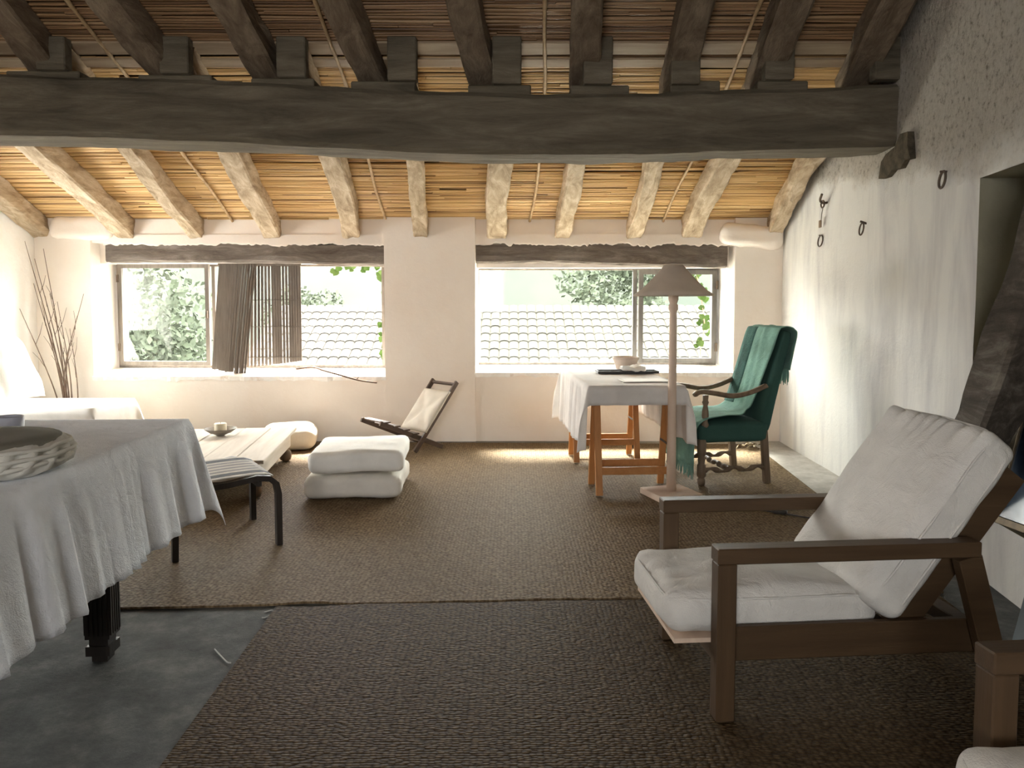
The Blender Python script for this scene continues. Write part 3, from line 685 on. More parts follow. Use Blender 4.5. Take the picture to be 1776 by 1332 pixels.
# ------------------------------------------------------------ big table on the left
lt = thing('dining_table', 'large table with dark fluted legs under a pale linen cloth at left', 'table', (-2.215, 2.86, 0), R(3.5))
def lx(X, Y):     # world -> table local
    v_ = Matrix.Rotation(R(-3.5), 3, 'Z') @ Vector((X + 2.215, Y - 2.86, 0)); return v_.x, v_.y
box('table_top', (-0.95, -1.55, 0.795), (0.655, 0.86, 0.832), darkwood, lt, 0.006)
boxes('apron', [((-0.86, -1.45, 0.69), (0.59, -1.42, 0.795)), ((-0.86, 0.78, 0.69), (0.59, 0.81, 0.795)), ((0.57, -1.42, 0.69), (0.60, 0.78, 0.795)), ((-0.88, -1.42, 0.69), (-0.85, 0.78, 0.795))], darkwood, lt)
def fluted_leg(x, y):
    vs_list = [((x - 0.047, y - 0.047, 0.095), (x + 0.047, y + 0.047, 0.70))]
    for k in range(5):
        o_ = -0.036 + 0.018 * k
        vs_list += [((x + o_ - 0.005, y - 0.053, 0.11), (x + o_ + 0.005, y - 0.046, 0.68)), ((x + 0.046, y + o_ - 0.005, 0.11), (x + 0.053, y + o_ + 0.005, 0.68)), ((x - 0.053, y + o_ - 0.005, 0.11), (x - 0.046, y + o_ + 0.005, 0.68))]
    lg = boxes('leg', vs_list, darkwood, lt)
    boxes('leg_foot', [((x - 0.036, y - 0.036, 0.062), (x + 0.036, y + 0.036, 0.10)), ((x - 0.046, y - 0.046, 0.028), (x + 0.046, y + 0.046, 0.066)), ((x - 0.03, y - 0.03, 0), (x + 0.03, y + 0.03, 0.03))], darkwood, lg)
for X, Y in ((-1.625, 2.97), (-2.9, 2.95)):
    fluted_leg(*lx(X, Y))

tc = drape('tablecloth', -0.96, 0.665, -1.56, 0.87, 0.836, 0.4, 0.465, 0.4, 0.36, tcloth, None, 0.085, 8, 4, 0.15, 0.28)
tc.location = (-2.215, 2.86, 0); tc.rotation_euler = (0, 0, R(3.5))
tag(tc, 'creased blue grey linen cloth draped over the large left table', 'tablecloth')
# round pleated cushion on the table
zf = thing('round_cushion', 'round grey pleated cushion lying on the large linen covered table', 'cushion', (-1.85, 2.54, 0.846))
n = 96; rings = []
for k, (r_, z_) in enumerate([(0.29, 0.0), (0.325, 0.02), (0.335, 0.05), (0.325, 0.08), (0.30, 0.10)]):
    rings.append([((r_ + (0.010 if (j % 4) < 2 else -0.006) * (1 if 0 < k < 4 else 0.3)) * math.cos(2 * math.pi * (j + k * 0.9) / n), (r_ + (0.010 if (j % 4) < 2 else -0.006)) * math.sin(2 * math.pi * (j + k * 0.9) / n), z_ + 0.004 * math.sin(j * 0.6)) for j in range(n)])
ringmesh('pleated_side', rings, pleatfab, zf, True)
lathe('top_panel', [(0.305, 0.085), (0.30, 0.104), (0.20, 0.108), (0.08, 0.100), (0.005, 0.098)], greyfab, zf, (0, 0, 0), 40)
for k, (r_, z_, m_) in enumerate(((0.333, 0.035, pleatfab), (0.338, 0.058, pleatfab), (0.325, 0.086, pleatfab))):
    tube('rolled_edge', [(r_ * math.cos(2 * math.pi * j / 60), r_ * math.sin(2 * math.pi * j / 60), z_ + 0.006 * math.sin(j * 0.35 + k)) for j in range(60)], 0.008, m_, zf, 6, True)
mg = thing('mug', 'blue grey cylindrical mug beside the round cushion', 'mug', (-2.07, 3.13, 0.846))
lathe('body', [(0.052, 0), (0.056, 0.006), (0.056, 0.098), (0.051, 0.10), (0.050, 0.09), (0.049, 0.012), (0.001, 0.010)], bluemug, mg, (0, 0, 0), 28)
tube('handle', smoothpts([(-0.053, 0, 0.08), (-0.085, 0, 0.078), (-0.092, 0, 0.05), (-0.083, 0, 0.025), (-0.053, 0, 0.022)], 5), 0.006, bluemug, mg, 8)

# ------------------------------------------------------------ day bed, pillow
db = thing('day_bed', 'low day bed under a white cover along the left wall', 'bed', (-4.22, 6.85, 0.012))
for sx_ in (-0.58, 0.58):
    for sy_ in (-0.3, 0.3): box('leg', (sx_ - 0.03, sy_ - 0.03, 0), (sx_ + 0.03, sy_ + 0.03, 0.2), oldwood, db)
box('frame', (-0.64, -0.36, 0.2), (0.64, 0.36, 0.27), oldwood, db, 0.006)
rbox('mattress', (1.29, 0.72, 0.22), 0.05, linen, db, 10, 0.01, 0.004, 2, TRS((0, 0, 0.382)))
drape('cover', -0.648, 0.648, -0.365, 0.365, 0.508, 0.1, 0.30, 0.36, 0.2, whitefab, db, 0.02, 5, 2, 0.07, 0.3, 0.05)
tag(pillow('pillow', 0.62, 0.60, 0.17, whitefab, None, TRS((-4.56, 6.95, 0.825), (R(0), R(66), R(0))), seed=2, wr=0.012), 'large white pillow leaning on the wall atop the day bed', 'pillow')

# ------------------------------------------------------------ dry twigs in the corner
tw = thing('dry_branches', 'bundle of tall bare dry twigs standing in the corner behind the pillow', 'branches', (-4.42, 7.62, 0.018))
r0 = random.Random(5)
ends = [(-0.42, 0.05, 2.02), (-0.36, 0.1, 1.85), (-0.28, 0.12, 1.95), (-0.33, 0.02, 1.60), (-0.22, 0.1, 1.5), (-0.16, 0.12, 1.42), (0.12, 0.1, 1.50), (0.06, 0.08, 1.28), (-0.40, -0.1, 1.35), (-0.02, 0.08, 1.15), (-0.30, 0.1, 1.30)]
for i, e in enumerate(ends):
    b0 = Vector((r0.uniform(-0.02, 0.03), r0.uniform(-0.03, 0.03), 0.0)); e = Vector(e)
    mid = b0.lerp(e, 0.5) + Vector((0.05 if e.x < 0 else -0.10, 0, -0.04 if e.x < 0 else 0.03))
    tg = tube('twig', smoothpts([b0, mid, e], 8), [0.009 - 0.0068 * k / 16 for k in range(17)], twigmat, tw, 6)
    for s in range(2):
        p = mid.lerp(e, 0.2 + 0.3 * s); q = p + Vector((r0.uniform(-0.10, 0.10), r0.uniform(-0.03, 0.03), r0.uniform(0.12, 0.26)))
        tube('side_shoot', [p, p.lerp(q, 0.5) + Vector((0.01, 0, 0)), q], [0.0032, 0.0025, 0.0015], twigmat, tg, 5)

# ------------------------------------------------------------ coffee table, bowl, candle
ctb = thing('coffee_table', 'low whitewashed plank coffee table on bun feet', 'table', (-2.30, 6.08, 0.012), R(7.0))
for k in range(4):
    x0 = -0.45 + 0.225 * k
    box('plank', (x0 + 0.003, -0.76 + 0.012 * (k % 2), 0.262), (x0 + 0.222, 0.76 - 0.008 * ((k + 1) % 2), 0.29 - 0.002 * (k % 2)), tablewhite, ctb, 0.004)
boxes('apron', [((-0.40, -0.70, 0.13), (0.40, -0.675, 0.262)), ((-0.40, 0.675, 0.13), (0.40, 0.70, 0.262)), ((-0.40, -0.675, 0.13), (-0.375, 0.675, 0.262)), ((0.375, -0.675, 0.13), (0.40, 0.675, 0.262))], tablewhite, ctb)
for sx_ in (-0.36, 0.36):
    for sy_ in (-0.66, 0.66):
        lathe('foot', [(0.02, 0), (0.045, 0.015), (0.055, 0.05), (0.05, 0.085), (0.03, 0.105), (0.035, 0.115), (0.035, 0.135)], oldwood, ctb, (sx_, sy_, 0), 16)
bw = tag(lathe('bowl', [(0.03, 0), (0.035, 0.006), (0.09, 0.032), (0.128, 0.062), (0.133, 0.064), (0.128, 0.058), (0.085, 0.026), (0.001, 0.012)], stoneware, None, (0, 0, 0), 32), 'shallow grey bowl holding a candle on the coffee table', 'bowl'); bw.location = (-2.46, 6.42, 0.302)
cn = thing('candle', 'short cream pillar candle standing in the shallow bowl', 'candle', (-2.46, 6.42, 0.3185))
lathe('wax', [(0.047, 0), (0.05, 0.004), (0.05, 0.085), (0.046, 0.09), (0.02, 0.086), (0.001, 0.085)], wax, cn, (0, 0, 0), 24)
tube('wick', [(0, 0, 0.084), (0.001, 0, 0.093), (0.003, 0, 0.10)], 0.0015, cord, cn, 6)
fc = tag(rbox('floor_cushion', (0.52, 0.46, 0.22), 0.10, cream, None, 16, 0.02, 0.01, 6, TRS((-2.17, 7.42, 0.125), (0, 0, R(10)))), 'plump cream floor cushion behind the coffee table by the wall', 'cushion')

# ------------------------------------------------------------ black stool with striped webbing
st = thing('footstool', 'black bentwood footstool with striped webbing seat before the coffee table', 'stool', (-1.355, 4.385, 0.0135), R(122))
# local x: near-right leg -> far-right leg (0.64), local y: towards the left pair of legs (0.56)
Lx, Ly = 0.62, 0.56
for x in (0.0, Lx):
    pts = [(x, 0.0, 0.0), (x, 0.0, 0.30), (x, 0.012, 0.36), (x, 0.05, 0.395), (x, 0.12, 0.405), (x, Ly * 0.5, 0.385), (x, Ly - 0.10, 0.378), (x, Ly - 0.04, 0.36), (x, Ly - 0.005, 0.30), (x, Ly, 0.0)]
    rings = []
    P_ = [Vector(p) for p in pts]
    for i, p in enumerate(P_):
        t_ = (P_[min(i + 1, len(P_) - 1)] - P_[max(i - 1, 0)]).normalized(); s_ = Vector((1, 0, 0)); u_ = s_.cross(t_)
        a_, b_ = 0.024, 0.016
        rings.append([tuple(p + s_ * a_ + u_ * b_), tuple(p - s_ * a_ + u_ * b_), tuple(p - s_ * a_ - u_ * b_), tuple(p + s_ * a_ - u_ * b_)])
    ringmesh('bent_leg_frame', rings, darkwood, st, False)
for y in (0.10, Ly - 0.10): bar('cross_rail', (0.02, y, 0.362), (Lx - 0.02, y, 0.362), 0.03, 0.03, darkwood, st)
def seatz(y): return 0.405 + 0.018 - 0.03 * (y / Ly) + 0.012 * math.sin(math.pi * y / Ly) - 0.03 * max(0, (0.09 - y) / 0.09) ** 2
nb = 15
for k in range(nb):
    x0 = 0.022 + (Lx - 0.044) * k / nb; x1 = 0.022 + (Lx - 0.044) * (k + 0.93) / nb
    dark = k in (1, 2, 12, 13)
    vs, fs = [], []
    ny = 12
    for j in range(ny + 1):
        y = 0.02 + (Ly - 0.04) * j / ny; z_ = seatz(y)
        vs += [(x0, y, z_), (x1, y, z_), (x1, y, z_ - 0.006), (x0, y, z_ - 0.006)]
    for j in range(ny):
        for q in range(4): fs.append([j * 4 + q, j * 4 + (q + 1) % 4, j * 4 + 4 + (q + 1) % 4, j * 4 + 4 + q])
    fs += [[0, 1, 2, 3], [ny * 4 + 3, ny * 4 + 2, ny * 4 + 1, ny * 4]]
    pymesh('webbing_strip', vs, fs, stripe_mat if dark else (stripe_grey if k in (4, 6, 8, 10) else linen), st)
# two folded mattresses
for k, (nm, lab) in enumerate((('folded_mattress', 'white folded mattress on the rug, lower of the stacked pair'), ('folded_mattress', 'white folded mattress, upper of the stacked pair on the rug'))):
    o = rbox(nm, (0.69 - 0.01 * k, 0.72, 0.158), 0.055, whitefab if k else linen, None, 20, 0.012, 0.010, 11 + k, TRS((-1.155 + 0.015 * k, 5.745, 0.012 + 0.090 + 0.181 * k), (0, R(-1.0 * k), R(2 + 2 * k))), None, 4)
    tag(o, lab, 'mattress', 'folded mattresses')
    pts = [(-0.30 + 0.6 * i / 20, -0.363 - 0.001, 0.012 * math.sin(i)) for i in range(21)]

# ------------------------------------------------------------ small folding chair by the wall
fch = thing('folding_chair', 'small low folding chair with canvas back leaning by the wall', 'chair', (-0.905, 7.09, 0.012), math.atan2(-0.67, -0.74))
# local x = facing direction, local y: to viewer's right of facing ; width goes to +? (far side)
FW = 0.38
for y in (0.0, -FW):
    po = bar('back_post', (0.0, y, 0.022), (-0.50, y, 0.645), 0.026, 0.042, foldwood, fch, (1, 0, 0.8))
    ra = bar('seat_rail', (-0.34, y + (-0.03 if y == 0 else 0.03), 0.026), (0.36, y + (-0.03 if y == 0 else 0.03), 0.325), 0.024, 0.045, foldwood, fch)
bar('top_rail', (-0.485, 0, 0.62), (-0.485, -FW, 0.62), 0.02, 0.035, foldwood, fch, (0.78, 0, 0.62))
bar('stretcher', (-0.09, -0.01, 0.115), (-0.09, -FW + 0.01, 0.115), 0.022, 0.022, foldwood, fch)
for k in range(4):
    x = -0.02 + 0.105 * k; z_ = 0.018 + (x + 0.34) / 0.70 * 0.307 + 0.030
    bar('seat_slat', (x, -0.005, z_), (x, -FW + 0.005, z_), 0.075, 0.014, foldwood, fch)
# padded canvas back with crossed seams
vs, fs = [], []; n = 18
for side in (1, -1):
    for i in range(n + 1):
        for j in range(n + 1):
            u, q = i / n, j / n
            s_ = 0.26 + 0.58 * q; y = 0.016 - (FW + 0.032) * u
            d1 = abs(u - q); d2 = abs(u - (1 - q))
            th = 0.026 * (1 - abs(2 * u - 1) ** 6) * (1 - abs(2 * q - 1) ** 6) * min(1, 0.25 + 3.2 * min(d1, d2))
            base = Vector((-0.50 * s_, y, 0.018 + 0.627 * s_)); nrm = Vector((0.78, 0, 0.62))
            vs.append(base + nrm * (0.020 + side * (0.008 + th) + 0.004 * noise.noise(Vector((u * 9, q * 4, side)))))
N = (n + 1) ** 2
for sd in (0, 1):
    for i in range(n):
        for j in range(n):
            a = sd * N + i * (n + 1) + j; f = [a, a + 1, a + n + 2, a + n + 1]; fs.append(f if sd else f[::-1])
for i in range(n):
    for (a, b_) in ((i * (n + 1), (i + 1) * (n + 1)), (i * (n + 1) + n, (i + 1) * (n + 1) + n), (i, i + 1), (n * (n + 1) + i, n * (n + 1) + i + 1)): fs.append([a, b_, b_ + N, a + N])
pymesh('canvas_back', vs, fs, sling, fch, True)

# ------------------------------------------------------------ trestle table
TT = thing('trestle_table', 'narrow writing table on two orange pine trestles before the right window', 'table', (0.86, 6.32, 0.012), R(3.2))
box('table_top', (-0.345, -0.80, 0.775), (0.345, 0.80, 0.80), pinex, TT)
for yc in (-0.62, 0.56):
    for s in (-1, 1):
        for x in (-0.27, 0.27):
            bar('trestle_leg', (x, yc + s * 0.185, 0.006), (x, yc + s * 0.025, 0.745), 0.05, 0.026, pine, TT, (0, 1, 0.2))
        f = 0.24; y_ = yc + s * (0.185 - 0.16 * f)
        bar('trestle_rail', (-0.25, y_, 0.745 * f), (0.25, y_, 0.745 * f), 0.022, 0.055, pinex, TT)
    bar('trestle_head', (-0.32, yc, 0.75), (0.32, yc, 0.75), 0.05, 0.05, pinex, TT)
    bar('spreader', (0.245, yc - 0.10, 0.37), (0.245, yc + 0.10, 0.37), 0.004, 0.018, iron, TT)
tc2 = drape('tablecloth', -0.35, 0.35, -0.805, 0.805, 0.804, 0.46, 0.42, 0.135, 0.13, tcloth2, None, 0.05, 7, 21, 0.04, 0.30, 0.025)
tc2.location = (0.86, 6.32, 0.012); tc2.rotation_euler = (0, 0, R(3.2))
tag(tc2, 'off white linen cloth hanging in points over the trestle table', 'tablecloth')
ZT = 0.826
pb = tag(lathe('pot', [(0.085, 0), (0.09, 0.004), (0.112, 0.085), (0.120, 0.088), (0.122, 0.108), (0.116, 0.11), (0.105, 0.09), (0.085, 0.012), (0.001, 0.010)], clay, None, (0, 0, 0), 32), 'pale clay pot standing at the far end of the trestle table', 'pot'); pb.location = (1.03, 6.93, ZT)
tr_ = thing('tray', 'long dark tray lying across the trestle table', 'tray', (0.98, 6.52, ZT), R(2))
box('base', (-0.26, -0.085, 0), (0.26, 0.085, 0.010), blackplastic, tr_, 0.003)
boxes('rim', [((-0.26, -0.085, 0.010), (0.26, -0.078, 0.022)), ((-0.26, 0.078, 0.010), (0.26, 0.085, 0.022)), ((-0.26, -0.078, 0.010), (-0.253, 0.078, 0.022)), ((0.253, -0.078, 0.010), (0.26, 0.078, 0.022))], blackplastic, tr_)
tag(rbox('crumpled_paper', (0.20, 0.11, 0.035), 0.012, paper, None, 10, 0, 0.022, 31, TRS((1.02, 6.46, ZT + 0.045), (0, 0, R(8))), None, 14), 'crumpled white paper lying on the dark tray', 'paper')
pp = thing('paper_sheet', 'flat white paper sheets near the front edge of the trestle table', 'paper', (1.0, 5.85, ZT), R(4))
box('sheet', (-0.17, -0.12, 0.0), (0.17, 0.12, 0.002), paper, pp, 0); box('sheet', (-0.15, -0.11, 0.002), (0.18, 0.13, 0.004), paper, pp, 0)

# ------------------------------------------------------------ floor lamp
fl = thing('floor_lamp', 'tall wooden floor lamp with conical linen shade', 'lamp', (1.155, 5.50, 0.012), R(18))
box('base', (-0.165, -0.165, 0), (0.165, 0.165, 0.045), lampwood, fl, 0.004)
lathe('pole', [(0.034, 0.045), (0.033, 0.3), (0.030, 0.8), (0.026, 1.30), (0.024, 1.34), (0.034, 1.36), (0.034, 1.39), (0.026, 1.40), (0.036, 1.43), (0.036, 1.47), (0.02, 1.48)], lampwood, fl, (0.0, 0.0, 0), 16)
lathe('socket', [(0.018, 1.47), (0.018, 1.54), (0.022, 1.55), (0.012, 1.56)], blackplastic, fl, (0, 0, 0), 12)
n = 40; rings = []
prof = [(0.286, 1.458), (0.288, 1.463), (0.24, 1.492), (0.18, 1.548), (0.12, 1.612), (0.085, 1.652), (0.070, 1.672), (0.062, 1.676)]
for r_, z_ in prof: rings.append([((r_ + 0.004 * noise.noise(Vector((math.cos(2 * math.pi * j / n) * 2, math.sin(2 * math.pi * j / n) * 2, z_ * 4)))) * math.cos(2 * math.pi * j / n), r_ * math.sin(2 * math.pi * j / n), z_) for j in range(n)])
sh = ringmesh('lamp_shade', rings, shade_mat, fl, True, False)
so = sh.modifiers.new('thickness', 'SOLIDIFY'); so.thickness = 0.004
tube('shade_ring', [(0.283 * math.cos(2 * math.pi * j / n), 0.283 * math.sin(2 * math.pi * j / n), 1.458) for j in range(n)], 0.004, shade_mat, fl, 6, True)
for a in (0, 2.09, 4.19): tube('shade_carrier', [(0.012 * math.cos(a), 0.012 * math.sin(a), 1.555), (0.07 * math.cos(a), 0.07 * math.sin(a), 1.66)], 0.0025, iron, fl, 5)
cbl = thing('lamp_cable', 'dark lamp cable with inline switch on the rug behind the lounge chair', 'cable', (1.75, 5.0, 0.013))
tube('cord', smoothpts([(-0.50, 0.36, 0.006), (-0.30, 0.22, 0.006), (-0.10, 0.12, 0.006), (0.04, 0.02, 0.01), (0.22, -0.10, 0.006), (0.42, -0.12, 0.006)], 8), 0.005, blackplastic, cbl, 6)
rbox('inline_switch', (0.10, 0.045, 0.03), 0.013, blackplastic, cbl, 4, 0, 0, 0, TRS((0.03, 0.03, 0.018), (0, 0, R(-30))))

# ------------------------------------------------------------ old armchair with green throw
ac = thing('carved_armchair', 'old carved oak armchair with green upholstery facing the writing table', 'armchair', (1.43, 5.80, 0.013), R(10))
AW, AD = 0.64, 0.55
for y in (0.035, AW - 0.035):
    lathe('front_leg', [(0.022, 0), (0.030, 0.02), (0.030, 0.05), (0.022, 0.06), (0.034, 0.075), (0.034, 0.16), (0.024, 0.17), (0.030, 0.20), (0.024, 0.23), (0.034, 0.24), (0.036, 0.36)], oldwood, ac, (0.035, y, 0), 14)
    lathe('arm_support', [(0.026, 0.44), (0.030, 0.47), (0.018, 0.50), (0.027, 0.54), (0.024, 0.58), (0.016, 0.62), (0.026, 0.645), (0.020, 0.66), (0.024, 0.70)], oldwood, ac, (0.06, y, 0), 14)
    bar('rear_leg', (AD + 0.03, y, 0.004), (AD - 0.005, y, 0.42), 0.045, 0.05, oldwood, ac, (1, 0, 0))
    pts = smoothpts([(-0.035, y, 0.700), (0.02, y, 0.726), (0.12, y, 0.716), (0.28, y, 0.690), (0.42, y, 0.712), (0.56, y, 0.765)], 5)
    rings = []
    for i, p in enumerate(pts):
        t_ = (pts[min(i + 1, len(pts) - 1)] - pts[max(i - 1, 0)]).normalized(); s_ = Vector((0, 1, 0)); u_ = s_.cross(t_)
        f = 0.7 if i == 0 else 1.0; a_, b_ = 0.032 * f, 0.020 * f
        rings.append([tuple(p + s_ * (a_ * math.cos(q * math.pi / 4)) + u_ * (b_ * math.sin(q * math.pi / 4))) for q in range(8)])
    ringmesh('arm', rings, oldwood, ac, True)
def wavy(name, p0, p1, turns, parent):
    p0, p1 = Vector(p0), Vector(p1); n = 46; pts, rad = [], []
    for i in range(n + 1):
        t = i / n; p = p0.lerp(p1, t); p.z += 0.012 * math.sin(2 * math.pi * turns * t); pts.append(p); rad.append(0.017 + 0.006 * math.cos(4 * math.pi * turns * t))
    return tube(name, pts, rad, oldwood, parent, 8)
for y in (0.035, AW - 0.035): wavy('stretcher', (0.06, y, 0.115), (AD, y, 0.125), 2.5, ac)
wavy('stretcher', (0.27, 0.04, 0.12), (0.27, AW - 0.04, 0.12), 3, ac)
rbox('seat', (0.57, 0.63, 0.15), 0.035, greendark, ac, 12, 0.035, 0.004, 3, TRS((0.29, AW / 2, 0.405)))
lean = R(13)
bk = rbox('backrest', (0.085, 0.60, 0.80), 0.03, greendark, ac, 12, 0, 0.004, 8, TRS((0.575 + 0.065, AW / 2, 0.80), (0, lean, 0)))
# the throw: path from behind the back, over the top, down the front, across the seat and over the front edge
def throw_path():
    def bp(h, side):   # point on backrest front (-1) / rear (+1) face at height h above its centre
        c = Vector((0.64, 0, 0.80)); ax = Vector((math.sin(lean), 0, math.cos(lean))); nx = Vector((math.cos(lean), 0, -math.sin(lean)))
        return c + ax * h + nx * side
    pts = [bp(0.10, 0.064), bp(0.25, 0.060), bp(0.38, 0.056), bp(0.412, 0.035), bp(0.420, 0.0), bp(0.412, -0.035), bp(0.38, -0.056), bp(0.20, -0.060), bp(0.0, -0.062), bp(-0.16, -0.066), bp(-0.26, -0.085)]
    pts += [Vector((0.40, 0, 0.530)), Vector((0.25, 0, 0.535)), Vector((0.10, 0, 0.522)), Vector((0.02, 0, 0.500)), Vector((-0.03, 0, 0.45)), Vector((-0.05, 0, 0.32)), Vector((-0.055, 0, 0.16))]
    return pts
tp = throw_path(); tps = smoothpts(tp, 5); NP = len(tps)
ner = [(0, 0.00), (0.12, 0.0), (0.26, 0.005), (0.40, 0.05), (0.52, 0.13), (0.60, 0.17), (0.66, 0.06), (0.74, -0.01), (0.85, -0.04), (1.0, -0.05)]   # near edge (y) along the path
far = [(0, 0.42), (0.26, 0.50), (0.55, 0.60), (0.65, 0.60), (0.78, 0.56), (1.0, 0.50)]
def lerp_t(tab, t):
    for (a, b_), (c_, d_) in zip(tab, tab[1:]):
        if t <= c_: return b_ + (d_ - b_) * (t - a) / (c_ - a)
    return tab[-1][1]
M_ = 22; vs, fs = [], []
for i, p in enumerate(tps):
    t = i / (NP - 1); ya, yb = lerp_t(ner, t), lerp_t(far, t)
    d = (tps[min(i + 1, NP - 1)] - tps[max(i - 1, 0)]).normalized(); nr = Vector((d.z, 0, -d.x))
    if nr.dot(Vector((0.45, 0, 0.6)) - p) > 0: nr = -nr
    hang = max(0, (t - 0.80) / 0.2)
    for j in range(M_ + 1):
        q = j / M_; y = ya + (yb - ya) * q
        wv = 0.007 * noise.noise(Vector((y * 14, t * 3, 1))) + 0.016 * hang * math.sin(q * 19) + 0.012 * max(0, 1 - abs(t - 0.66) / 0.1) * noise.noise(Vector((y * 6, t * 20, 3)))
        pp_ = p + Vector((0, y, 0)) + Vector((0.008 if 0 else 0, 0, 0))
        off = Vector((-0.9, 0, 0.42)) if t > 0.30 else (Vector((0.9, 0, 0.2)) if t < 0.16 else Vector((0, 0, 1)))
        vs.append(pp_ + off * (0.010 + abs(wv) + wv))
for i in range(NP - 1):
    for j in range(M_): fs.append([i * (M_ + 1) + j, i * (M_ + 1) + j + 1, (i + 1) * (M_ + 1) + j + 1, (i + 1) * (M_ + 1) + j])
th = thing('throw_blanket', 'green woven throw with fringe draped over the old armchair', 'blanket', (1.43, 5.80, 0.013), R(10))
o = pymesh('blanket', vs, fs, greenfab, th, True); so = o.modifiers.new('thickness', 'SOLIDIFY'); so.thickness = 0.005; so.offset = 1
# lace band along the far edge, front of the back
vs, fs = [], []
i0, i1 = int(0.30 * NP), int(0.58 * NP)
for i in range(i0, i1 + 1):
    t = i / (NP - 1); yb = lerp_t(far, t); p = tps[i]
    for j in range(5): vs.append(p + Vector((-0.020 if j else -0.008, yb - 0.17 + 0.19 * j / 4, 0.006)) + Vector((0.004 * noise.noise(Vector((i, j, 0))), 0, 0)))
for i in range(i1 - i0):
    for j in range(4): fs.append([i * 5 + j, i * 5 + j + 1, i * 5 + j + 6, i * 5 + j + 5])
o = pymesh('lace_band', vs, fs, lace, th, True); so = o.modifiers.new('thickness', 'SOLIDIFY'); so.thickness = 0.004
def fringe(p, ya, yb, drop, outx, n):
    r0 = random.Random(n); vs, fs = [], []
    for k in range(n):
        y = ya + (yb - ya) * (k + 0.5) / n; a = p + Vector((outx, y, 0.01)); L = drop * r0.uniform(0.75, 1.1)
        b_ = a + Vector((r0.uniform(-0.008, 0.008), r0.uniform(-0.01, 0.01), -L))
        rg = tuberings([a, a.lerp(b_, 0.5) + Vector((0.003, 0, 0)), b_], [0.005, 0.0045, 0.003], 5); o_ = len(vs)
        for r_ in rg: vs += r_
        for i in range(2):
            for j in range(5): fs.append([o_ + i * 5 + j, o_ + i * 5 + (j + 1) % 5, o_ + i * 5 + 5 + (j + 1) % 5, o_ + i * 5 + 5 + j])
    return stuff(pymesh('fringe', vs, fs, greenfab, th, True))
fringe(tps[-1], -0.05, 0.50, 0.10, -0.012, 34); fringe(tps[0], 0.02, 0.42, 0.12, 0.012, 36)

# ------------------------------------------------------------ strut, picture, panel, wall iron
stt = hewn('timber_strut', [(2.32, 4.22, 0.02), (2.31, 3.62, 1.0), (2.26, 3.06, 2.0), (2.16, 1.86, 4.08)], 0.19, 0.25, strut_mat, None, 55, 0.016, 12, 0.2)
tag(stt, 'heavy dark timber strut leaning up along the right wall', 'timber')
pf = thing('framed_picture', 'dark framed bluish picture leaning in the niche of the right wall', 'picture', (2.43, 3.35, NZ0 + 0.004), R(7.8))
M = Euler((0, R(14), 0)).to_matrix().to_4x4()
for nm, lo, hi, mt in (('frame_rail', (-0.012, -0.40, 0), (0.018, 0.40, 0.035), gilt), ('frame_rail', (-0.012, -0.40, 0.565), (0.018, 0.40, 0.60), gilt), ('frame_stile', (-0.012, 0.365, 0.035), (0.018, 0.40, 0.565), gilt), ('frame_stile', (-0.012, -0.40, 0.035), (0.018, -0.365, 0.565), gilt), ('print', (0.0, -0.365, 0.035), (0.012, 0.365, 0.565), picmat)):
    box(nm, lo, hi, mt, pf, 0.002, M)
pn = thing('painted_panel', 'blue grey painted board panel leaning at the right edge behind the near chair', 'panel', (1.98, 2.98, 0.024), R(6))
M = Euler((0, R(14), 0)).to_matrix().to_4x4()
for nm, lo, hi in (('stile', (0, -0.08, 0), (0.035, 0.0, 0.95)), ('stile', (0, -0.62, 0), (0.035, -0.54, 0.95)), ('rail', (0, -0.54, 0), (0.035, -0.08, 0.09)), ('rail', (0, -0.54, 0.86), (0.035, -0.08, 0.95))): box(nm, lo, hi, bluepaint, pn, 0.003, M)
for k in range(3): box('board', (0.012, -0.54 + 0.1535 * k, 0.09), (0.026, -0.39 + 0.1535 * k, 0.86), bluepaint, pn, 0.003, M)
# corbel stone at the beam end
ol = [(5.47, 2.29), (5.43, 2.40), (5.36, 2.44), (5.22, 2.46), (5.10, 2.52), (4.98, 2.51), (4.95, 2.42), (4.93, 2.33), (5.03, 2.34), (5.10, 2.30), (5.25, 2.315), (5.36, 2.285)]
vs = [(wx(Y) - 0.045 + 0.02 * noise.noise(Vector((Y * 9, z * 9, 0))), Y, z) for Y, z in ol] + [(wx(Y) + 0.03, Y, z) for Y, z in ol] + [(wx(5.2) - 0.06, 5.2, 2.39)]
k_ = len(ol)
pymesh('corbel_stone', vs, [[i, (i + 1) % k_, 2 * k_] for i in range(k_)] + [[i, (i + 1) % k_, k_ + (i + 1) % k_, k_ + i] for i in range(k_)], stone, wr_)
def ring_at(name, label, Y, z, rx, rz, parent_=None, tilt=0.0, rad=0.008):
    X = wx(Y) - 0.022
    o = tube(name, [(X + 0.006 * math.sin(2 * math.pi * k / 20), Y + rx * math.cos(2 * math.pi * k / 20), z + rz * math.sin(2 * math.pi * k / 20)) for k in range(20)], rad, iron, None, 6, True)
    return o
t = thing('iron_ring', 'oval iron ring on the wall near the niche corner', 'ring', (0, 0, 0))
def sub(o, t): o.parent = t; return o
sub(ring_at('ring', '', 4.47, 2.123, 0.032, 0.048, rad=0.0075), t); sub(tube('staple', [(wx(4.47) + 0.01, 4.47, 2.168), (wx(4.47) - 0.035, 4.47, 2.168)], 0.007, iron, None), t)
t = thing('iron_ring', 'small iron ring hanging lowest on the wall near the window corner', 'ring', (0, 0, 0))
sub(ring_at('ring', '', 6.72, 1.96, 0.05, 0.048, rad=0.006), t); sub(tube('staple', [(wx(6.72) + 0.01, 6.72, 2.008), (wx(6.72) - 0.035, 6.72, 2.008)], 0.006, iron, None), t)
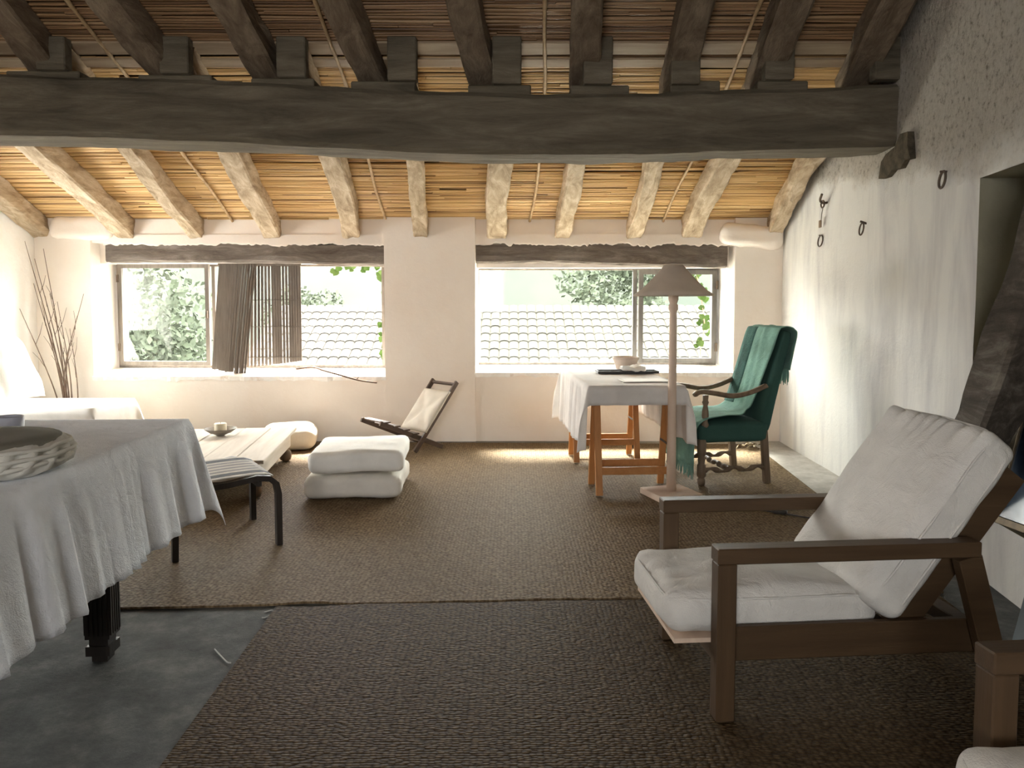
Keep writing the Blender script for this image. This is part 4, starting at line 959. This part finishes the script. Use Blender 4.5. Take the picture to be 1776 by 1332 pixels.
t = thing('iron_ring', 'small crooked iron ring midway along the whitewashed wall', 'ring', (0, 0, 0))
sub(ring_at('ring', '', 5.83, 1.975, 0.034, 0.045, rad=0.006), t); sub(tube('staple', [(wx(5.8) + 0.01, 5.80, 2.01), (wx(5.8) - 0.04, 5.81, 2.03)], 0.008, iron, None), t)
t = thing('wall_hook', 'iron wall hook with a tag hanging on a string', 'hook', (0, 0, 0))
X = wx(6.6)
sub(tube('hook', smoothpts([(X + 0.01, 6.62, 2.28), (X - 0.05, 6.60, 2.27), (X - 0.09, 6.56, 2.29), (X - 0.10, 6.50, 2.33)], 5), 0.010, iron, None), t)
sub(tube('coil', [(X - 0.04, 6.63 + 0.035 * math.cos(k * 0.63), 2.265 + 0.03 * math.sin(k * 0.63)) for k in range(10)], 0.007, iron, None, 6, True), t)
sub(tube('string', [(X - 0.04, 6.62, 2.24), (X - 0.038, 6.65, 2.18), (X - 0.03, 6.68, 2.13)], 0.003, cord, None, 5), t)
sub(box('tag', (X - 0.04, 6.66, 2.07), (X - 0.03, 6.71, 2.135), oldwood, None, 0.004), t)

# ------------------------------------------------------------ blind, stick
bl = thing('slat_blind', 'brown bamboo slat blind hanging folded over in the left window', 'blind', (-2.66, 8.02, 1.835))
bar('head_rail', (-0.40, 0.0, -0.006), (0.46, 0.02, -0.010), 0.022, 0.022, bambooslat, bl)
r0 = random.Random(11)
# right, hanging flat
x = -0.10
k = 0
while x < 0.445:
    wd = 0.0245; gap = 0.0105 if (-0.14 < x < 0.12) else (0.009 if 0.22 < x < 0.30 else 0.0015)
    bot = -1.075 + 0.06 * (x / 0.44)
    sw = -0.03 * max(0, (0.15 - x) / 0.25)
    pymesh('slat', [(x, 0.02, -0.015), (x + wd, 0.02, -0.015), (x + wd + sw, 0.02, bot), (x + sw, 0.02, bot), (x, 0.026, -0.015), (x + wd, 0.026, -0.015), (x + wd + sw, 0.026, bot), (x + sw, 0.026, bot)],
           [[0, 1, 2, 3], [7, 6, 5, 4], [0, 4, 5, 1], [1, 5, 6, 2], [2, 6, 7, 3], [3, 7, 4, 0]], bambooslat, bl)
    x += wd + gap
# left, folded over in front at a slant
for k in range(15):
    a0 = -0.385 + 0.0258 * k; b0 = -0.465 + 0.0235 * k; y = -0.012 - 0.05 * math.sin(k / 14 * math.pi) * 0.6
    z1 = -1.10 - 0.05 * (k / 14) + r0.uniform(-0.01, 0.01); w_ = 0.0245
    yb = y - 0.05
    pymesh('slat', [(a0, y, -0.01), (a0 + w_, y - 0.002, -0.01), (b0 + w_, yb - 0.002, z1), (b0, yb, z1), (a0, y + 0.006, -0.01), (a0 + w_, y + 0.004, -0.01), (b0 + w_, yb + 0.004, z1), (b0, yb + 0.006, z1)],
           [[0, 1, 2, 3], [7, 6, 5, 4], [0, 4, 5, 1], [1, 5, 6, 2], [2, 6, 7, 3], [3, 7, 4, 0]], bambooslat, bl)
for z_ in (-0.38, -0.66, -0.98): tube('cord', [(-0.12, 0.017, z_), (0.2, 0.017, z_ + 0.004), (0.44, 0.017, z_)], 0.003, cord, bl, 5)
sk = thing('stick', 'thin bare stick lying on the window sill and jutting out below', 'stick', (0, 0, 0))
sub(tube('shaft', smoothpts([(-2.26, 8.0, 0.735), (-2.07, 7.95, 0.755), (-1.93, 7.86, 0.728), (-1.75, 7.80, 0.688), (-1.55, 7.76, 0.640), (-1.37, 7.74, 0.617)], 6), [0.013 - 0.005 * k / 30 for k in range(31)], twigmat, None, 7), sk)
sub(tube('knot', [(-1.58, 7.77, 0.65), (-1.56, 7.765, 0.672)], [0.006, 0.003], twigmat, None, 6), sk)

# ------------------------------------------------------------ bits on the floor
dp = thing('dried_sprig', 'small heap of dried leaves on the floor behind the old armchair', 'leaves', (2.29, 7.32, 0.013))
r0 = random.Random(21)
for k in range(16):
    a = r0.uniform(0, 6.28); r_ = r0.uniform(0, 0.15); c_ = Vector((r_ * math.cos(a) * 1.2, r_ * math.sin(a) * 0.6, 0.015 + r0.uniform(0, 0.05)))
    d = Vector((r0.uniform(-1, 1), r0.uniform(-1, 1), r0.uniform(-0.3, 0.6))).normalized() * 0.035; s = d.cross(Vector((0, 0.3, 1))).normalized() * 0.014
    pymesh('leaf', [c_ - d, c_ + s + Vector((0, 0, 0.004)), c_ + d, c_ - s, c_ - d * 0.2 + Vector((0, 0, 0.012))], [[0, 1, 4], [1, 2, 4], [2, 3, 4], [3, 0, 4]], dryleaf, dp)
tube('stalk', smoothpts([(-0.12, 0, 0.006), (0.0, 0.02, 0.02), (0.16, -0.02, 0.006)], 5), 0.003, twigmat, dp, 5)
tag(tube('thread', smoothpts([(-1.13, 3.42, 0.004), (-1.10, 3.44, 0.004), (-1.085, 3.40, 0.004), (-1.105, 3.36, 0.004), (-1.12, 3.355, 0.004)], 5), 0.003, whitemark, None, 5), 'curl of white thread on bare concrete at the rug corner', 'thread')
tag(tube('thread', smoothpts([(-1.21, 3.04, 0.004), (-1.17, 2.99, 0.004), (-1.12, 2.93, 0.004), (-1.10, 2.92, 0.004)], 5), 0.003, whitemark, None, 5), 'straight wisp of white thread on the concrete beside the rug', 'thread')

# ------------------------------------------------------------ outside
struct(boxes('ground_outside', [((-60, 8.5, -4.2), (60, 120, -4.0))], groundmat), 'sunlit ground below the windows')
nr = thing('neighbour_roof', 'pale tiled roof across the way seen through the right window', 'roof', (0, 0, 0))
boxes('gable_wall', [((-5.5, 13.6, -4.0), (7.5, 24, -1.35))], plaster_white, nr)
def tiles():
    vs, fs = [], []; r0 = random.Random(9); nx = 62; rows = 16
    y0, z0, y1, z1 = 13.2, -1.15, 18.6, 1.35
    for rw in range(rows):
        for k in range(nx):
            x = -5.6 + 13.2 * (k + 0.5) / nx; ta = rw / rows; tb = (rw + 1.12) / rows; b0 = len(vs); lift = r0.uniform(0, 0.01)
            for (t, l) in ((ta, 0.022), (tb, 0.0)):
                for j in range(5):
                    a = math.pi * j / 4; vs.append((x - 0.105 * math.cos(a), y0 + (y1 - y0) * t, z0 + (z1 - z0) * t + 0.04 * math.sin(a) + l + lift))
            for j in range(4): fs.append([b0 + j, b0 + j + 1, b0 + 6 + j, b0 + 5 + j])
    me = bpy.data.meshes.new('roof_tiles'); me.from_pydata(vs, [], fs); me.update(); return stuff(link('roof_tiles', me, tilemat, nr))
tiles()
pymesh('roof_deck', [(-5.7, 13.1, -1.22), (7.7, 13.1, -1.22), (7.7, 18.7, 1.33), (-5.7, 18.7, 1.33), (7.7, 24.2, -1.2), (-5.7, 24.2, -1.2)], [[0, 1, 2, 3], [3, 2, 4, 5]], tilemat, nr)
def tree(label, x, y, z0, h, rad, seed):
    t = thing('tree', label, 'tree', (x, y, z0), 0, 'trees outside the windows'); r0 = random.Random(seed)
    tube('trunk', [(0, 0, 0), (0.1, 0, h * 0.35), (0.0, 0.05, h * 0.7)], [0.25, 0.2, 0.1], barkmat, t, 8)
    vs, fs = [], []
    blobs = [(r0.uniform(0, 6.28), r0.uniform(-0.9, 1), r0.uniform(0.35, 0.8)) for _ in range(26)]
    for k in range(3400):
        a, b_, f_ = blobs[k % 26]; rr = rad * f_; c_ = math.sqrt(1 - min(1, b_ * b_))
        d = Vector((r0.gauss(0, 1), r0.gauss(0, 1), r0.gauss(0, 1))).normalized()
        p = Vector((math.cos(a) * rr * c_, math.sin(a) * rr * c_, h * 0.72 + b_ * rad * 0.75)) + d * rad * r0.uniform(0.22, 0.34)
        u = Vector((r0.gauss(0, 1), r0.gauss(0, 1), r0.gauss(0, 1))).normalized(); q = u.cross(d).normalized(); z = rad * r0.uniform(0.03, 0.065); o_ = len(vs)
        vs += [p - u * z, p + q * z * 0.6, p + u * z, p - q * z * 0.6 + d * z * 0.3]; fs.append([o_, o_ + 1, o_ + 2, o_ + 3])
    me = bpy.data.meshes.new('crown'); me.from_pydata([tuple(p) for p in vs], [], fs); me.update(); stuff(link('crown', me, treemat, t))
tree('round leafy tree filling the left casement view', -9.6, 19, -4, 6.4, 2.2, 1)
tree('bushy tree low in the left casement beyond the glass', -11.4, 25, -4, 4.6, 1.9, 2)
tree('tall hazy tree above the roof in the right window', 4.3, 31, -4, 7.6, 2.6, 3)
tree('small hazy tree between blind and vine in the left window', -7.2, 27, -4, 6.2, 1.8, 4)
n = 60; vs, fs = [], []
for i in range(n + 1):
    x = -90 + 180 * i / n; hz = 5.4 + 2.2 * noise.noise(Vector((x * 0.035, 3, 0))) + 0.8 * noise.noise(Vector((x * 0.2, 1, 0)))
    vs += [(x, 62, -4), (x, 75, hz + 2.5), (x, 100, -4)]
for i in range(n):
    fs += [[i * 3, i * 3 + 3, i * 3 + 4, i * 3 + 1], [i * 3 + 1, i * 3 + 4, i * 3 + 5, i * 3 + 2]]
struct(pymesh('hills', vs, fs, hillmat, None, True), 'hazy wooded hills on the horizon')
def vine(label, pts, n, seed, spread):
    v_ = thing('vine', label, 'vine', (0, 0, 0), 0, 'vines outside the window frames'); r0 = random.Random(seed)
    ps = smoothpts(pts, 12); tube('stem', ps, 0.007, twigmat, v_, 6)
    tube('root_stem', [ps[-1], ps[-1] + Vector((0.03, 0.02, -2)), Vector((ps[-1].x, ps[-1].y, -4.0))], 0.012, twigmat, v_, 6)
    shape = [(0, 0), (-0.5, 0.25), (-0.42, 0.62), (0, 1.0), (0.42, 0.62), (0.5, 0.25)]
    for k in range(n):
        p = ps[int(k / n * (len(ps) - 1))] + Vector((r0.uniform(-1, 1) * spread, r0.uniform(-0.05, 0.05), r0.uniform(-1, 1) * spread)); s = r0.uniform(0.05, 0.085)
        Rm = Euler((r0.uniform(-0.5, 0.5) + math.pi / 2 * 1.0, r0.uniform(-0.8, 0.8), r0.uniform(-0.6, 0.6))).to_matrix()
        vs = [p + Rm @ Vector((a * s, -b_ * s, 0.10 * s * abs(a))) for a, b_ in shape] + [p + Rm @ Vector((0, -0.45 * s, -0.06 * s))]
        pymesh('leaf', vs, [[i, (i + 1) % 6, 6] for i in range(6)], leafmat, v_)
vine('green vine hanging down the right jamb outside the left window', [(-2.0, 8.6, 1.82), (-1.7, 8.6, 1.86), (-1.45, 8.6, 1.80), (-1.40, 8.6, 1.4), (-1.44, 8.6, 1.05), (-1.42, 8.6, 0.72)], 40, 3, 0.045)
vine('green vine climbing outside the right casement behind the lamp shade', [(2.05, 8.62, 1.80), (2.10, 8.62, 1.6), (2.16, 8.62, 1.2), (2.12, 8.62, 0.9)], 34, 6, 0.07)
